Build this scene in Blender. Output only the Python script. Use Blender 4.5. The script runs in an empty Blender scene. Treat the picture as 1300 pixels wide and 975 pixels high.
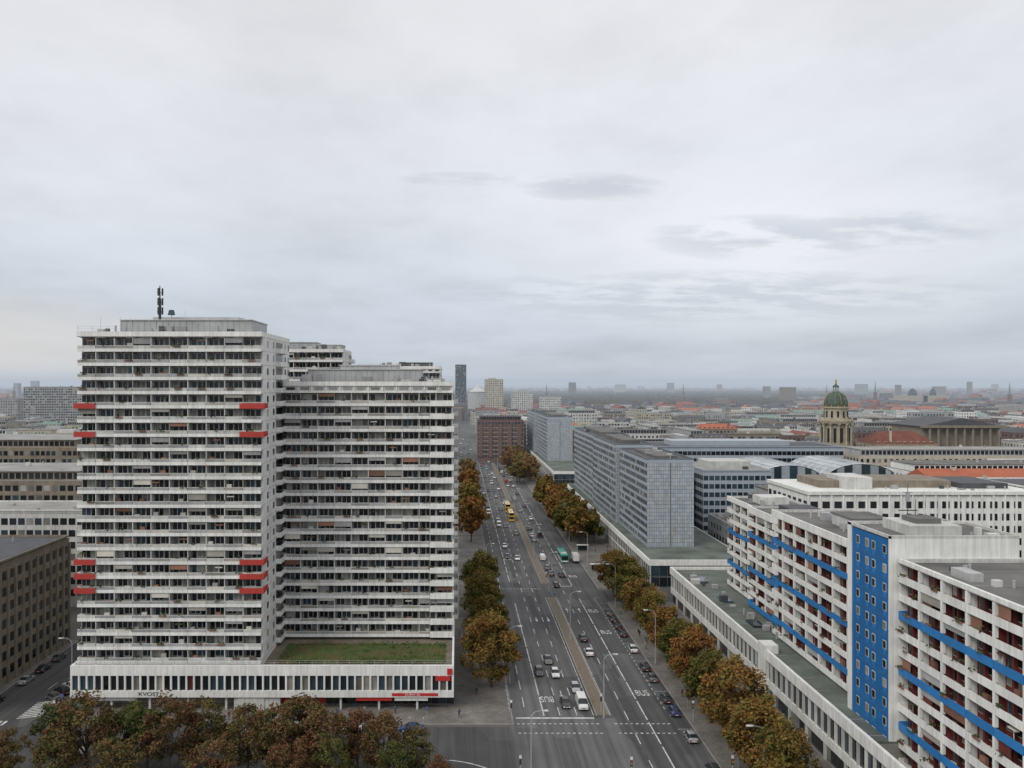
import bpy, math, random
from mathutils import Vector, Matrix
R=random.Random(7)
scene=bpy.context.scene
H=64.0
# ------------------------------------------------------------------ materials
MATS={}
def newmat(name):
    m=bpy.data.materials.new(name); m.use_nodes=True
    nt=m.node_tree; b=nt.nodes['Principled BSDF']
    MATS[name]=m
    return m,nt,b
def N(nt,t,**kw):
    n=nt.nodes.new(t)
    for k,v in kw.items(): setattr(n,k,v)
    return n
def mixc(nt,a,b,f,mode='MIX'):
    n=N(nt,'ShaderNodeMix',data_type='RGBA',blend_type=mode)
    for s,v in ((n.inputs[0],f),(n.inputs[6],a),(n.inputs[7],b)):
        if hasattr(v,'is_output'): nt.links.new(v,s)
        else: s.default_value=v if not isinstance(v,tuple) else (*v,1)[:4]
    return n.outputs[2]
def noise(nt,scale,detail=4,vec=None,stretch=None,rough=.55):
    n=N(nt,'ShaderNodeTexNoise'); n.inputs['Scale'].default_value=scale
    n.inputs['Detail'].default_value=detail; n.inputs['Roughness'].default_value=rough
    tc=N(nt,'ShaderNodeTexCoord'); v=tc.outputs['Object'] if vec is None else vec
    if stretch:
        mp=N(nt,'ShaderNodeMapping'); mp.inputs['Scale'].default_value=stretch
        nt.links.new(v,mp.inputs[0]); v=mp.outputs[0]
    nt.links.new(v,n.inputs['Vector'])
    return n.outputs['Fac']
def ramp(nt,fac,stops):
    r=N(nt,'ShaderNodeValToRGB'); e=r.color_ramp.elements
    while len(e)<len(stops): e.new(.5)
    for i,(p,c) in enumerate(stops):
        e[i].position=p; e[i].color=(*c,1) if len(c)==3 else c
    nt.links.new(fac,r.inputs[0]); return r.outputs[0]
def g(v): return (v,v,v)
def surf(name,col,rough=.85,var=.2,streak=.0,sc=.35,metal=0,island=0,bump=0):
    m,nt,b=newmat(name)
    c=mixc(nt,col,ramp(nt,noise(nt,sc,4),[(.3,g(1-var)),(.7,g(1+var*.5))]),1.0,'MULTIPLY')
    if streak:
        s=ramp(nt,noise(nt,1.0,4,stretch=(2.2,2.2,.12)),[(.35,g(1-streak)),(.62,g(1.0))])
        c=mixc(nt,c,s,1.0,'MULTIPLY')
    if island:
        ge=N(nt,'ShaderNodeNewGeometry')
        s=ramp(nt,ge.outputs['Random Per Island'],[(0,g(1-island)),(1,g(1+island*.6))])
        c=mixc(nt,c,s,1.0,'MULTIPLY')
    nt.links.new(c,b.inputs['Base Color'])
    b.inputs['Roughness'].default_value=rough; b.inputs['Metallic'].default_value=metal
    if bump:
        bp=N(nt,'ShaderNodeBump'); bp.inputs['Strength'].default_value=bump
        nt.links.new(noise(nt,sc*6,4),bp.inputs['Height']); nt.links.new(bp.outputs[0],b.inputs['Normal'])
    return m
white=surf('white_concrete',(.82,.82,.785),.8,.12,.2,island=.07)
white2=surf('pale_concrete',(.62,.62,.59),.85,.18,.25,island=.12)
greyc=surf('grey_panel',(.38,.385,.38),.8,.2,.15,island=.25)
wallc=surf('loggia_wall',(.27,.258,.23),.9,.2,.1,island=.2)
redp=surf('red_parapet',(.46,.045,.035),.6,.15,.1)
bluep=surf('blue_parapet',(.03,.20,.50),.55,.12,.08,island=.12)
bluew=surf('blue_panel',(.012,.14,.38),.55,.15,.1,island=.1)
maroon=surf('maroon_wall',(.13,.026,.022),.8,.3,.0,island=.45)
glassd=surf('window_glass',(.020,.024,.028),.12,.2,0,island=.6)
glassb=surf('tinted_glass',(.035,.058,.075),.1,.3,0,island=.6)
curtain=surf('window_curtain',(.28,.27,.24),.5,.3,0,island=.6)
frame=surf('window_frame',(.58,.58,.55),.6,.1)
metalp=surf('metal_facade_panel',(.40,.45,.50),.45,.08,.06,island=.16)
metald=surf('metal_joint',(.13,.15,.17),.6,.1)
roofg=surf('grey_roof_felt',(.145,.142,.135),.95,.4,0,sc=.12,bump=.2)
roofl=surf('light_roof_gravel',(.30,.295,.28),.95,.3,0,sc=.12,bump=.2)
roofgr=surf('mossy_podium_roof',(.12,.14,.12),.9,.45,0,sc=.15)
roofr=surf('red_tile_roof',(.23,.075,.05),.85,.3,0,sc=.2,island=.3,bump=.2)
roofo=surf('orange_tile_roof',(.38,.115,.06),.85,.2,0,sc=.2,bump=.2)
roofc=surf('green_copper_roof',(.17,.27,.22),.8,.2,.1)
domec=surf('weathered_dome_copper',(.075,.105,.08),.7,.35,.2,sc=.6)
roofb=surf('dark_slate_roof',(.07,.072,.08),.7,.3,0)
vaultg=surf('silver_glazing',(.34,.38,.41),.25,.15,0,island=.25)
stone=surf('brown_stone',(.26,.22,.17),.9,.25,.25)
beige=surf('beige_render',(.50,.45,.365),.9,.12,.12)
rust=surf('red_stone',(.17,.098,.085),.85,.2,.12)
cream=surf('cream_stone',(.44,.39,.29),.9,.2,.25)
steel=surf('galvanised_steel',(.46,.47,.47),.5,.2,.1,metal=.2)
darkm=surf('dark_metal',(.04,.042,.045),.5,.2)
gold=surf('gilded_metal',(.5,.34,.08),.35,.1,metal=.8)
gravel=surf('gravel_roof',(.18,.15,.115),.95,.35,0,sc=.3,bump=.3)
clut1=surf('terracotta_clutter',(.24,.12,.08),.8,.2,island=.6)
clut2=surf('pale_clutter',(.50,.48,.42),.8,.2,island=.6)
clut3=surf('balcony_plants',(.055,.085,.03),.9,.4,sc=3,island=.6)
paintw=surf('white_road_paint',(.60,.60,.58),.8,.5,sc=1.2)
kerbm=surf('kerb_stone',(.32,.31,.29),.9,.25,sc=.8)
tyre=surf('tyre_rubber',(.02,.02,.02),.85,.1)
signr=surf('red_sign',(.50,.03,.03),.5,.05)
yellowp=surf('yellow_panel',(.70,.42,.02),.5,.05)
bark=surf('bark',(.09,.07,.05),.95,.4,sc=2,bump=.5)
skinm=surf('skin',(.45,.28,.2),.6,.1)
trous=surf('dark_trousers',(.04,.045,.06),.9,.2)
def lamp(name,col):
    m,nt,b=newmat(name); b.inputs['Base Color'].default_value=(*col,1); b.inputs['Roughness'].default_value=.25; return m
headl=lamp('headlamp_lens',(.75,.75,.72)); taill=lamp('tail_lamp_lens',(.4,.01,.01))
def objcol(name,rough,coat=0):
    m,nt,b=newmat(name); oi=N(nt,'ShaderNodeObjectInfo')
    c=mixc(nt,oi.outputs['Color'],ramp(nt,noise(nt,1.2,4),[(.3,g(.8)),(.7,g(1.05))]),1.0,'MULTIPLY')
    nt.links.new(c,b.inputs['Base Color']); b.inputs['Roughness'].default_value=rough
    b.inputs['Coat Weight'].default_value=coat; return m
carp=objcol('vehicle_paint',.35,.6); coatm=objcol('coat_cloth',.9)
def asphalt(name,base):
    m,nt,b=newmat(name)
    c=mixc(nt,base,ramp(nt,noise(nt,.05,8,rough=.65),[(.3,g(.72)),(.7,g(1.3))]),1.0,'MULTIPLY')
    c=mixc(nt,c,ramp(nt,noise(nt,1.0,5,stretch=(.9,.012,1)),[(.35,g(.72)),(.65,g(1.28))]),1.0,'MULTIPLY')
    v=N(nt,'ShaderNodeTexVoronoi'); v.inputs['Scale'].default_value=.06
    tc=N(nt,'ShaderNodeTexCoord'); mp=N(nt,'ShaderNodeMapping'); mp.inputs['Scale'].default_value=(1.6,.5,1)
    nt.links.new(tc.outputs['Object'],mp.inputs[0]); nt.links.new(mp.outputs[0],v.inputs['Vector']); v.distance='CHEBYCHEV'
    sp=N(nt,'ShaderNodeSeparateColor'); nt.links.new(v.outputs['Color'],sp.inputs[0])
    c=mixc(nt,c,ramp(nt,sp.outputs[0],[(.0,g(.75)),(.5,g(1.0)),(1,g(1.2))]),1.0,'MULTIPLY')
    c=mixc(nt,c,ramp(nt,noise(nt,4,4),[(.3,g(.85)),(.7,g(1.15))]),1.0,'MULTIPLY')
    nt.links.new(c,b.inputs['Base Color']); b.inputs['Roughness'].default_value=.8
    return m
asph=asphalt('asphalt',(.085,.084,.084)); asph2=asphalt('side_asphalt',(.068,.067,.066))
def paving():
    m,nt,b=newmat('concrete_paving')
    br=N(nt,'ShaderNodeTexBrick'); tc=N(nt,'ShaderNodeTexCoord'); nt.links.new(tc.outputs['Object'],br.inputs['Vector'])
    br.inputs['Color1'].default_value=(.21,.195,.175,1); br.inputs['Color2'].default_value=(.16,.15,.14,1); br.inputs['Mortar'].default_value=(.09,.085,.08,1)
    br.inputs['Scale'].default_value=1; br.inputs['Brick Width'].default_value=1.1; br.inputs['Row Height'].default_value=.8; br.inputs['Mortar Size'].default_value=.03
    c=mixc(nt,br.outputs[0],ramp(nt,noise(nt,.12,8,rough=.7),[(.3,g(.5)),(.7,g(1.25))]),1.0,'MULTIPLY')
    c=mixc(nt,c,(.19,.10,.035),ramp(nt,noise(nt,2.2,6,rough=.8),[(.57,g(0)),(.66,g(.7))]))
    nt.links.new(c,b.inputs['Base Color']); b.inputs['Roughness'].default_value=.9; return m
pave=paving()
def medianmat():
    m,nt,b=newmat('median_gravel')
    c=ramp(nt,noise(nt,.5,8,rough=.7),[(.3,(.12,.095,.07)),(.5,(.18,.145,.115)),(.7,(.10,.10,.05))])
    nt.links.new(c,b.inputs['Base Color']); b.inputs['Roughness'].default_value=.95; return m
medm=medianmat()
def groundmat():
    m,nt,b=newmat('city_ground')
    c=ramp(nt,noise(nt,.006,10,rough=.7),[(.3,(.05,.06,.035)),(.45,(.09,.088,.08)),(.6,(.13,.12,.11)),(.75,(.11,.09,.07))])
    nt.links.new(c,b.inputs['Base Color']); b.inputs['Roughness'].default_value=.95; return m
grm=groundmat()
def grassmat():
    m,nt,b=newmat('roof_grass')
    c=ramp(nt,noise(nt,.3,8,rough=.75),[(.34,(.04,.075,.018)),(.5,(.085,.115,.03)),(.58,(.13,.10,.045)),(.7,(.10,.075,.04))])
    nt.links.new(c,b.inputs['Base Color']); b.inputs['Roughness'].default_value=.95; return m
grass=grassmat()
def leafmat(name,stops,spread=.5):
    m,nt,b=newmat(name)
    ge=N(nt,'ShaderNodeNewGeometry'); oi=N(nt,'ShaderNodeObjectInfo')
    n=noise(nt,.45,2)
    a=N(nt,'ShaderNodeMath',operation='MULTIPLY_ADD'); nt.links.new(ge.outputs['Random Per Island'],a.inputs[0]); a.inputs[1].default_value=.3
    nt.links.new(n,a.inputs[2])
    a2=N(nt,'ShaderNodeMath',operation='MULTIPLY_ADD'); nt.links.new(oi.outputs['Random'],a2.inputs[0]); a2.inputs[1].default_value=spread
    nt.links.new(a.outputs[0],a2.inputs[2])
    a3=N(nt,'ShaderNodeMath',operation='SUBTRACT'); nt.links.new(a2.outputs[0],a3.inputs[0]); a3.inputs[1].default_value=.15+spread*.5
    c=ramp(nt,a3.outputs[0],stops)
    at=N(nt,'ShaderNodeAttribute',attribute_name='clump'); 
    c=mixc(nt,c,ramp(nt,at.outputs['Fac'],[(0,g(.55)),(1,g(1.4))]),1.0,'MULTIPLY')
    nt.links.new(c,b.inputs['Base Color']); b.inputs['Roughness'].default_value=.8
    b.inputs['Specular IOR Level'].default_value=.2
    return m
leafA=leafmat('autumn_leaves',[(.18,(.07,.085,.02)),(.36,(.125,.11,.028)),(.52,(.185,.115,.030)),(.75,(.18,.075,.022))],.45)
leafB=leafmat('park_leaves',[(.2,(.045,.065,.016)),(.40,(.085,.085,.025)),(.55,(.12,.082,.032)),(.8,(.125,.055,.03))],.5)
# ------------------------------------------------------------------ mesh builder
class MB:
    def __init__(s): s.v=[];s.f=[];s.m=[];s.mats=[];s.idx={}
    def mi(s,m):
        if m.name not in s.idx: s.idx[m.name]=len(s.mats); s.mats.append(m)
        return s.idx[m.name]
    def box(s,x0,x1,y0,y1,z0,z1,m,bottom=True):
        if x1<x0:x0,x1=x1,x0
        if y1<y0:y0,y1=y1,y0
        n=len(s.v); k=s.mi(m)
        s.v+=[(x0,y0,z0),(x1,y0,z0),(x1,y1,z0),(x0,y1,z0),(x0,y0,z1),(x1,y0,z1),(x1,y1,z1),(x0,y1,z1)]
        fs=[(4,5,6,7),(0,1,5,4),(1,2,6,5),(2,3,7,6),(3,0,4,7)]
        if bottom: fs.append((3,2,1,0))
        for f in fs: s.f.append(tuple(n+i for i in f)); s.m.append(k)
    def poly(s,pts,m):
        n=len(s.v); s.v+=[tuple(p) for p in pts]; s.f.append(tuple(range(n,n+len(pts)))); s.m.append(s.mi(m))
    def cyl(s,x,y,z0,z1,r0,r1,m,seg=10,cap=True):
        n=len(s.v); k=s.mi(m)
        for z,r in((z0,r0),(z1,r1)):
            for i in range(seg):
                a=2*math.pi*i/seg; s.v.append((x+r*math.cos(a),y+r*math.sin(a),z))
        for i in range(seg):
            j=(i+1)%seg; s.f.append((n+i,n+j,n+seg+j,n+seg+i)); s.m.append(k)
        if cap: s.f.append(tuple(n+seg+i for i in range(seg))); s.m.append(k)
    def tube(s,p,q,r0,r1,m,seg=6):
        p=Vector(p);q=Vector(q);d=(q-p).normalized()
        u=d.orthogonal().normalized();w=d.cross(u); n=len(s.v);k=s.mi(m)
        for c,r in((p,r0),(q,r1)):
            for i in range(seg):
                a=2*math.pi*i/seg; s.v.append(tuple(c+u*r*math.cos(a)+w*r*math.sin(a)))
        for i in range(seg):
            j=(i+1)%seg; s.f.append((n+i,n+j,n+seg+j,n+seg+i)); s.m.append(k)
        s.f.append(tuple(n+seg+i for i in range(seg))); s.m.append(k)
    def gable(s,x0,x1,y0,y1,z0,h,m,axis='x',hip=0):
        if axis=='x':
            ym=(y0+y1)/2; a=(x0+hip,ym,z0+h); b=(x1-hip,ym,z0+h)
            s.poly([(x0,y0,z0),(x1,y0,z0),b,a],m); s.poly([(x1,y1,z0),(x0,y1,z0),a,b],m)
            s.poly([(x0,y1,z0),(x0,y0,z0),a],m); s.poly([(x1,y0,z0),(x1,y1,z0),b],m)
        else:
            xm=(x0+x1)/2; a=(xm,y0+hip,z0+h); b=(xm,y1-hip,z0+h)
            s.poly([(x1,y0,z0),(x1,y1,z0),b,a],m); s.poly([(x0,y1,z0),(x0,y0,z0),a,b],m)
            s.poly([(x0,y0,z0),(x1,y0,z0),a],m); s.poly([(x1,y1,z0),(x0,y1,z0),b],m)
    def mesh(s,name,off=(0,0,0)):
        me=bpy.data.meshes.new(name)
        me.from_pydata([(a-off[0],b-off[1],c-off[2]) for a,b,c in s.v],[],s.f)
        for m in s.mats: me.materials.append(m)
        me.polygons.foreach_set('material_index',s.m); me.update(); return me
    def build(s,name):
        xs=[p[0] for p in s.v]; ys=[p[1] for p in s.v]
        off=((min(xs)+max(xs))/2,(min(ys)+max(ys))/2,0)
        o=bpy.data.objects.new(name,s.mesh(name,off)); o.location=off
        scene.collection.objects.link(o); return o
def place(name,me,x,y,z=0,rot=0,sc=1,col=None):
    o=bpy.data.objects.new(name,me); o.location=(x,y,z); o.rotation_euler=(0,0,rot)
    o.scale=(sc,sc,sc) if not isinstance(sc,tuple) else sc
    if col: o.color=(*col,1)
    scene.collection.objects.link(o); return o
def Tfront(mb,x0,y0): return lambda a0,a1,d0,d1,z0,z1,m: mb.box(x0+a0,x0+a1,y0-d1,y0-d0,z0,z1,m)
def Tpos(mb,x0,y0): return lambda a0,a1,d0,d1,z0,z1,m: mb.box(x0+d0,x0+d1,y0+a0,y0+a1,z0,z1,m)
def Tneg(mb,x0,y0): return lambda a0,a1,d0,d1,z0,z1,m: mb.box(x0-d1,x0-d0,y0+a0,y0+a1,z0,z1,m)
def roof_kit(mb,x0,x1,y0,y1,z,m_par,m_roof,par=.8,t=.3):
    mb.box(x0+t,x1-t,y0+t,y1-t,z-.3,z+.02,m_roof)
    mb.box(x0,x1,y0,y0+t,z,z+par,m_par); mb.box(x0,x1,y1-t,y1,z,z+par,m_par)
    mb.box(x0,x0+t,y0+t,y1-t,z,z+par,m_par); mb.box(x1-t,x1,y0+t,y1-t,z,z+par,m_par)
def vents(mb,x0,x1,y0,y1,z,n,r=R):
    for i in range(n):
        x=r.uniform(x0,x1); y=r.uniform(y0,y1); s=r.uniform(.3,1.1); h=r.uniform(.4,1.6)
        if r.random()<.4: mb.cyl(x,y,z,z+h,.2,.2,steel,8)
        else: mb.box(x-s,x+s,y-s*.7,y+s*.7,z,z+h,r.choice([steel,greyc,white2,roofb]))
# ------------------------------------------------------------------ ground and road
def sheet(name,x0,x1,y0,y1,z,m,dy=60):
    mb=MB(); n=max(1,int((y1-y0)/dy))
    for i in range(n):
        a=y0+(y1-y0)*i/n; b=y0+(y1-y0)*(i+1)/n
        mb.poly([(x0,a,z),(x1,a,z),(x1,b,z),(x0,b,z)],m)
    return mb.build(name)
tk=[-30000,-12000,-5000,-2500,-1200,-600,-300,-150,0,150,300,600,1200,2500,5000,12000,30000]
mb=MB(); 
for i in range(len(tk)-1):
    for j in range(len(tk)-1):
        mb.poly([(tk[i],tk[j],0),(tk[i+1],tk[j],0),(tk[i+1],tk[j+1],0),(tk[i],tk[j+1],0)],grm)
mb.build('ground')
sheet('road',9.8,44,60,660,.004,asph,30)
sheet('road',-2,16,660,2200,.004,asph,100)
sheet('side_road',-190,9.8,128,147,.004,asph2,30)
sheet('side_road',-95,-77.5,147,420,.004,asph2,30)
sheet('side_road',44,400,232,244,.004,asph2,30)
def pavement(name,x0,x1,y0,y1):
    mb=MB(); t=.15
    mb.box(x0+t,x1-t,y0+t,y1-t,0,.12,pave)
    mb.box(x0,x0+t,y0,y1,0,.125,kerbm); mb.box(x1-t,x1,y0,y1,0,.125,kerbm)
    mb.box(x0+t,x1-t,y0,y0+t,0,.125,kerbm); mb.box(x0+t,x1-t,y1-t,y1,0,.125,kerbm)
    return mb.build(name)
pavement('pavement',-77.5,10.4,148,330)
pavement('pavement',-2,10.4,334,655)
pavement('pavement',43.6,62.5,60,230)
pavement('pavement',43.6,63,246,655)
pavement('pavement',-130,10.0,95,127.5)
pavement('pavement',-98,-94.5,147,196)
mb=MB()
for a,b in ((60,127),(152,236),(252,420),(432,640)):
    mb.box(26.7,29.0,a,b,0,.12,medm); mb.box(26.55,26.7,a,b,0,.13,kerbm); mb.box(29.0,29.15,a,b,0,.13,kerbm)
mb.build('median_strip')
# road markings
mb=MB(); z=.012
def rect(x0,x1,y0,y1,zz=None): zz=zz or z; mb.poly([(x0,y0,zz),(x1,y0,zz),(x1,y1,zz),(x0,y1,zz)],paintw)
def dashed(x,y0,y1,l,gp,w=.17):
    y=y0
    while y<y1: rect(x-w/2,x+w/2,y,min(y+l,y1)); y+=l+gp
for x in (19.6,22.9): dashed(x,152,640,4,6)
dashed(16.5,152,230,9,.9,.24); dashed(16.5,255,640,9,3,.2)
dashed(13.0,156,640,5,4)
dashed(32.4,60,640,4,6); dashed(36.0,60,235,9,1,.24); dashed(36.0,250,640,9,3,.2)
dashed(40.6,155,236,1.2,1.2,.14); dashed(40.6,60,128,5,1)
dashed(29.4,152,236,20,.5,.12); dashed(26.1,152,236,20,.5,.12)
rect(11.0,26.0,150.6,151.2)
for i in range(16): rect(11+i*1.0,11.5+i*1.0,148.2,148.5); rect(11+i*1.0,11.5+i*1.0,144.2,144.5)
for i in range(11): rect(29.4+i*1.0,29.9+i*1.0,148.2,148.5); rect(29.4+i,29.9+i,144.2,144.5)
rect(29.5,35.8,249,249.5)
for i in range(14): rect(10.5+i*1.1,11.1+i*1.1,246,246.4); 
for y in range(146,240,6): rect(40.7,43.4,y,y+.12)
for i in range(9):
    yy=150.5+i*.9
    mb.poly([(-84.5,yy,z),(-80.2,yy+1.4,z),(-80.2,yy+1.85,z),(-84.5,yy+.45,z)],paintw)
dashed(-86,165,330,4,5,.14)
for i in range(7): rect(-92+i*1.0,-91.5+i*1.0,147.6,149.6)
pts=[]
for i in range(15):
    a=math.pi/2*i/14; pts.append((-4+13.6*math.sin(a),121+13.2*math.cos(a)))
for p,q in zip(pts,pts[1:]):
    d=Vector((q[0]-p[0],q[1]-p[1])).normalized(); nx,ny=-d.y*.12,d.x*.12
    mb.poly([(p[0]-nx,p[1]-ny,.14 if q[1]<127.5 else z),(q[0]-nx,q[1]-ny,.14 if q[1]<127.5 else z),(q[0]+nx,q[1]+ny,.14 if q[1]<127.5 else z),(p[0]+nx,p[1]+ny,.14 if q[1]<127.5 else z)],paintw)
def arrow(x,y,s=1):
    rect(x-.1,x+.1,y-1.18,y+1.18)
    mb.poly([(x-.45,y+1.2*s,z),(x+.45,y+1.2*s,z),(x,y+2.9*s,z)][::1 if s>0 else -1],paintw)
for y in (163,215): 
    for x in (21.2,24.4): arrow(x,y,-1)
for x in (30.7,34.2): arrow(x,222); 
mb.build('road_markings')
mb=MB(); patchm=surf('asphalt_patch',(.06,.06,.061),.85,.25,sc=.6); patchl=surf('worn_asphalt',(.12,.115,.11),.85,.25,sc=.6)
rp=random.Random(3); used=[]
for i in range(110):
    x=rp.uniform(11,38); y=rp.uniform(130,560); w_=rp.uniform(.4,2.6); l=rp.uniform(2,28)
    if x+w_>25.8 and x<29.6: continue
    if any(x<b+.1 and x+w_>a-.1 and y<d+.1 and y+l>c-.1 for a,b,c,d in used): continue
    used.append((x,x+w_,y,y+l))
    mb.poly([(x,y,.008),(x+w_,y,.008),(x+w_,y+l,.008),(x,y+l,.008)],rp.choice([patchm,patchl,patchm]))
mb.build('road_patches')
def textmesh(body,name,m,size,loc,rot,scx=1,scy=1,ext=0.0):
    cu=bpy.data.curves.new(name,'FONT'); cu.body=body; cu.size=size; cu.align_x='CENTER'; cu.align_y='CENTER'; cu.extrude=ext
    o=bpy.data.objects.new(name+'_tmp',cu); scene.collection.objects.link(o)
    dg=bpy.context.evaluated_depsgraph_get(); me=bpy.data.meshes.new_from_object(o.evaluated_get(dg))
    bpy.data.objects.remove(o); me.materials.clear(); me.materials.append(m)
    p=bpy.data.objects.new(name,me); p.location=loc; p.rotation_euler=rot; p.scale=(scx,scy,1); scene.collection.objects.link(p); return p
for (x,y,r) in ((18,160,math.pi),(18,288,math.pi),(38,163,0),(38,203,0),(38,222,0),(38,262,0)):
    textmesh('BUS','bus_lane_marking',paintw,1.6,(x,y,.016),(0,0,r),1,2.6)
# ------------------------------------------------------------------ towers (left)
def plant(mb,x,y,z,r=R,n=14,s=.5,m=None):
    for i in range(n):
        c=Vector((x+r.gauss(0,s),y+r.gauss(0,s*.35),z+abs(r.gauss(0,s*.6))))
        u=Vector((r.uniform(-1,1),r.uniform(-1,1),r.uniform(-1,1))).normalized()*.24; w=u.orthogonal()
        mb.poly([c-u,c+w,c+u],m or clut3)
def balcony_rows(mb,T,Tp,L,z0,nf,fh,bay,depth,wallm,skirt,rail,clutter=.6,accent=None,solid=False,ends=True,part=white2):
    nb=max(1,round(L/bay)); bw=L/nb
    for f in range(nf):
        z=z0+f*fh
        am=accent(f) if accent else None
        T(0,L,-depth,-.13,z-.12,z+.1,white2)
        for b in range(nb):
            a=b*bw
            mm=am or skirt
            if solid:
                T(a+.04,a+bw-.04,-.12,0,z-.22,z+.92+R.uniform(-.02,.02),mm)
            else:
                T(a+.01,a+bw-.01,-.1,0,z-.22,z+.42,mm)
                rm=R.choice(rail)
                T(a+.06,a+bw-.06,-.07,-.03,z+.45,z+.92,rm)
                T(a,a+bw,-.08,-.02,z+.96,z+1.03,white)
            q=R.random()
            gm=glassd if q<.68 else (curtain if q<.85 else glassb)
            w0=a+bw*.08;w1=a+bw*.55; d0=a+bw*.62; d1=a+bw*.88
            if R.random()<.5: w0,w1,d0,d1=a+bw*.42,a+bw*.92,a+bw*.12,a+bw*.36
            T(w0-.08,w1+.08,-depth,-depth+.03,z+.82,z+fh-.42,frame)
            T(w0,w1,-depth+.03,-depth+.05,z+.9,z+fh-.5,gm)
            T((w0+w1)/2-.04,(w0+w1)/2+.04,-depth+.05,-depth+.08,z+.9,z+fh-.5,frame)
            T(d0-.06,d1+.06,-depth,-depth+.03,z+.1,z+fh-.42,frame)
            T(d0,d1,-depth+.03,-depth+.05,z+.2,z+fh-.5,R.choice([glassd,glassd,glassb,curtain]))
            if b>0: T(a-.08,a+.08,-depth,-.13,z+.1,z+fh-.12,part if b%2==0 else R.choice([part,wallm]))
            if R.random()<clutter:
                k=R.random(); aa=a+R.uniform(.6,bw-.6)
                if k<.4:
                    p=Tp(aa,-.1,z+.95); plant(mb,*p,n=12,s=.4)
                elif k<.6: T(aa-.5,aa+.5,-.9,-.4,z+.1,z+R.uniform(.9,1.7),R.choice([clut1,clut2]))
                elif k<.75: T(a+.15,a+bw-.15,-.28,-.2,z+fh-R.uniform(.7,1.5),z+fh-.25,R.choice([clut2,clut1,greyc,clut2]))
                elif k<.85: T(aa-.04,aa+.04,-.6,-.5,z+.1,z+1.9,clut2); T(aa-.7,aa+.7,-.8,-.25,z+1.85,z+2.05,R.choice([clut1,clut2,clut3]))
                else: T(aa-.7,aa+.7,.003,.22,z+.75,z+1.0,clut1); p=Tp(aa,.1,z+1.0); plant(mb,*p,n=10,s=.35)
        if ends:
            T(.003,.1,-depth,-.13,z+.1,z+.95,am or skirt); T(L-.1,L-.003,-depth,-.13,z+.1,z+.95,am or skirt)
    z=z0+nf*fh
    T(0,L,-depth,0,z-.12,z+.2,white)
fh=2.8
def tower(name,x0,x1,y0,y1,z0,nf,top,redrows,pent,sidey):
    mb=MB(); dp=1.5; L=x1-x0
    zt=z0+nf*fh
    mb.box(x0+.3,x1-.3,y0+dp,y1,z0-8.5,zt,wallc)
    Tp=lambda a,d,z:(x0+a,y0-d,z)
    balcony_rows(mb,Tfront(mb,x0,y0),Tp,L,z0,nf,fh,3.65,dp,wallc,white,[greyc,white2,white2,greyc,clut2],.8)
    mb.box(x0+.01,x1-.01,y0+.15,y1,zt+.2,top-1.0,white2)
    nb=12
    mb.box(x0-.1,x1+.1,y0-.15,y1+.1,top-1.0,top-.05,white)
    mb.box(x0+.3,x1-.3,y0+.3,y1-.3,top-.05,top,roofg)
    for i in range(nb+1):
        xx=x0+L*i/nb; mb.box(xx-.12,xx+.12,y0-.02,y0+.15,zt+.2,top-1.0,white)
        mb.tube((xx if 0<i<nb else xx+(.1 if i==0 else -.1),y0+.1,top-.05),(xx if 0<i<nb else xx+(.1 if i==0 else -.1),y0+.1,top+1.0),.03,.03,steel,5)
        if i<nb: mb.box(xx+.6,xx+L/nb-.6,y0+.1,y0+.15-.001,zt+.5,top-1.3,R.choice([glassd,curtain,greyc]))
    for k in(.5,1.0): mb.box(x0,x1,y0+.08,y0+.12,top+k-.03,top+k,steel)
    T=Tpos(mb,x1-.3,y0+dp); SL=y1-y0-dp
    T(0,SL,0,.3,z0-8.5,zt+.2,white)
    for f in range(nf):
        z=z0+f*fh
        T(0,SL,.3,.312,z-.05,z+.02,greyc)
        for a in (3.2,8.3,19.5,22.6):
            if a+1.3<SL:
                T(a-.07,a+1.37,.3,.33,z+.83,z+2.27,frame); T(a,a+1.3,.33,.35,z+.9,z+2.2,R.choice([glassd,glassd,curtain]))
        T(11.2,17.2,.3,.34,z+.2,z+2.3,glassd if f%2 else wallc)
        T(11,17.4,.3,1.45,z-.15,z+.05,white2); T(11,17.4,1.35,1.45,z+.05,z+.95,white); T(11,11.1,.3,1.35,z+.05,z+.95,white); T(17.3,17.4,.3,1.35,z+.05,z+.95,white)
    for a in (5.8,10.9,18.2): T(a,a+.06,.3,.315,z0,zt,greyc)
    for f in redrows:
        z=z0+f*fh
        for a,b in ((x0-.55,x0+3.6),(x1-4.2,x1+.6)):
            mb.box(a,b,y0-.3,y0-.14,z-.25,z+.8,redp)
        mb.box(x1+.44,x1+.6,y0-.14,y0+3.2,z-.25,z+.8,redp); mb.box(x1,x1+.44,y0-.14,y0+3.2,z-.25,z-.1,redp)
        mb.box(x0-.55,x0-.4,y0-.14,y0+3.2,z-.25,z+.8,redp)
    for (a,b,c,d,h,m) in pent:
        mb.box(a,b,c,d,top,top+h,m)
        n=int((b-a)/1.2)
        for i in range(n+1): mb.box(a+i*(b-a)/n-.04,a+i*(b-a)/n+.04,c-.05,c,top,top+h,greyc)
        mb.box(a-.2,b+.2,c-.25,d+.2,top+h,top+h+.18,white2)
    vents(mb,x0+3,x1-3,y0+2,y0+6,top,16)
    return mb
mb=tower('t',-75.2,-38.9,155.3,181,9.0,23,74.4,[5,6,7,16,18],[(-69,-42.3,161,174,2.6,steel)],0)
mb.box(-64,-46,165,172,77.1,78,steel)
mx,my=-61.4,162
mb.cyl(mx,my,77,81.5,.3,.28,darkm,8); mb.cyl(mx,my,81.5,84.2,.16,.1,darkm,8)
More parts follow.
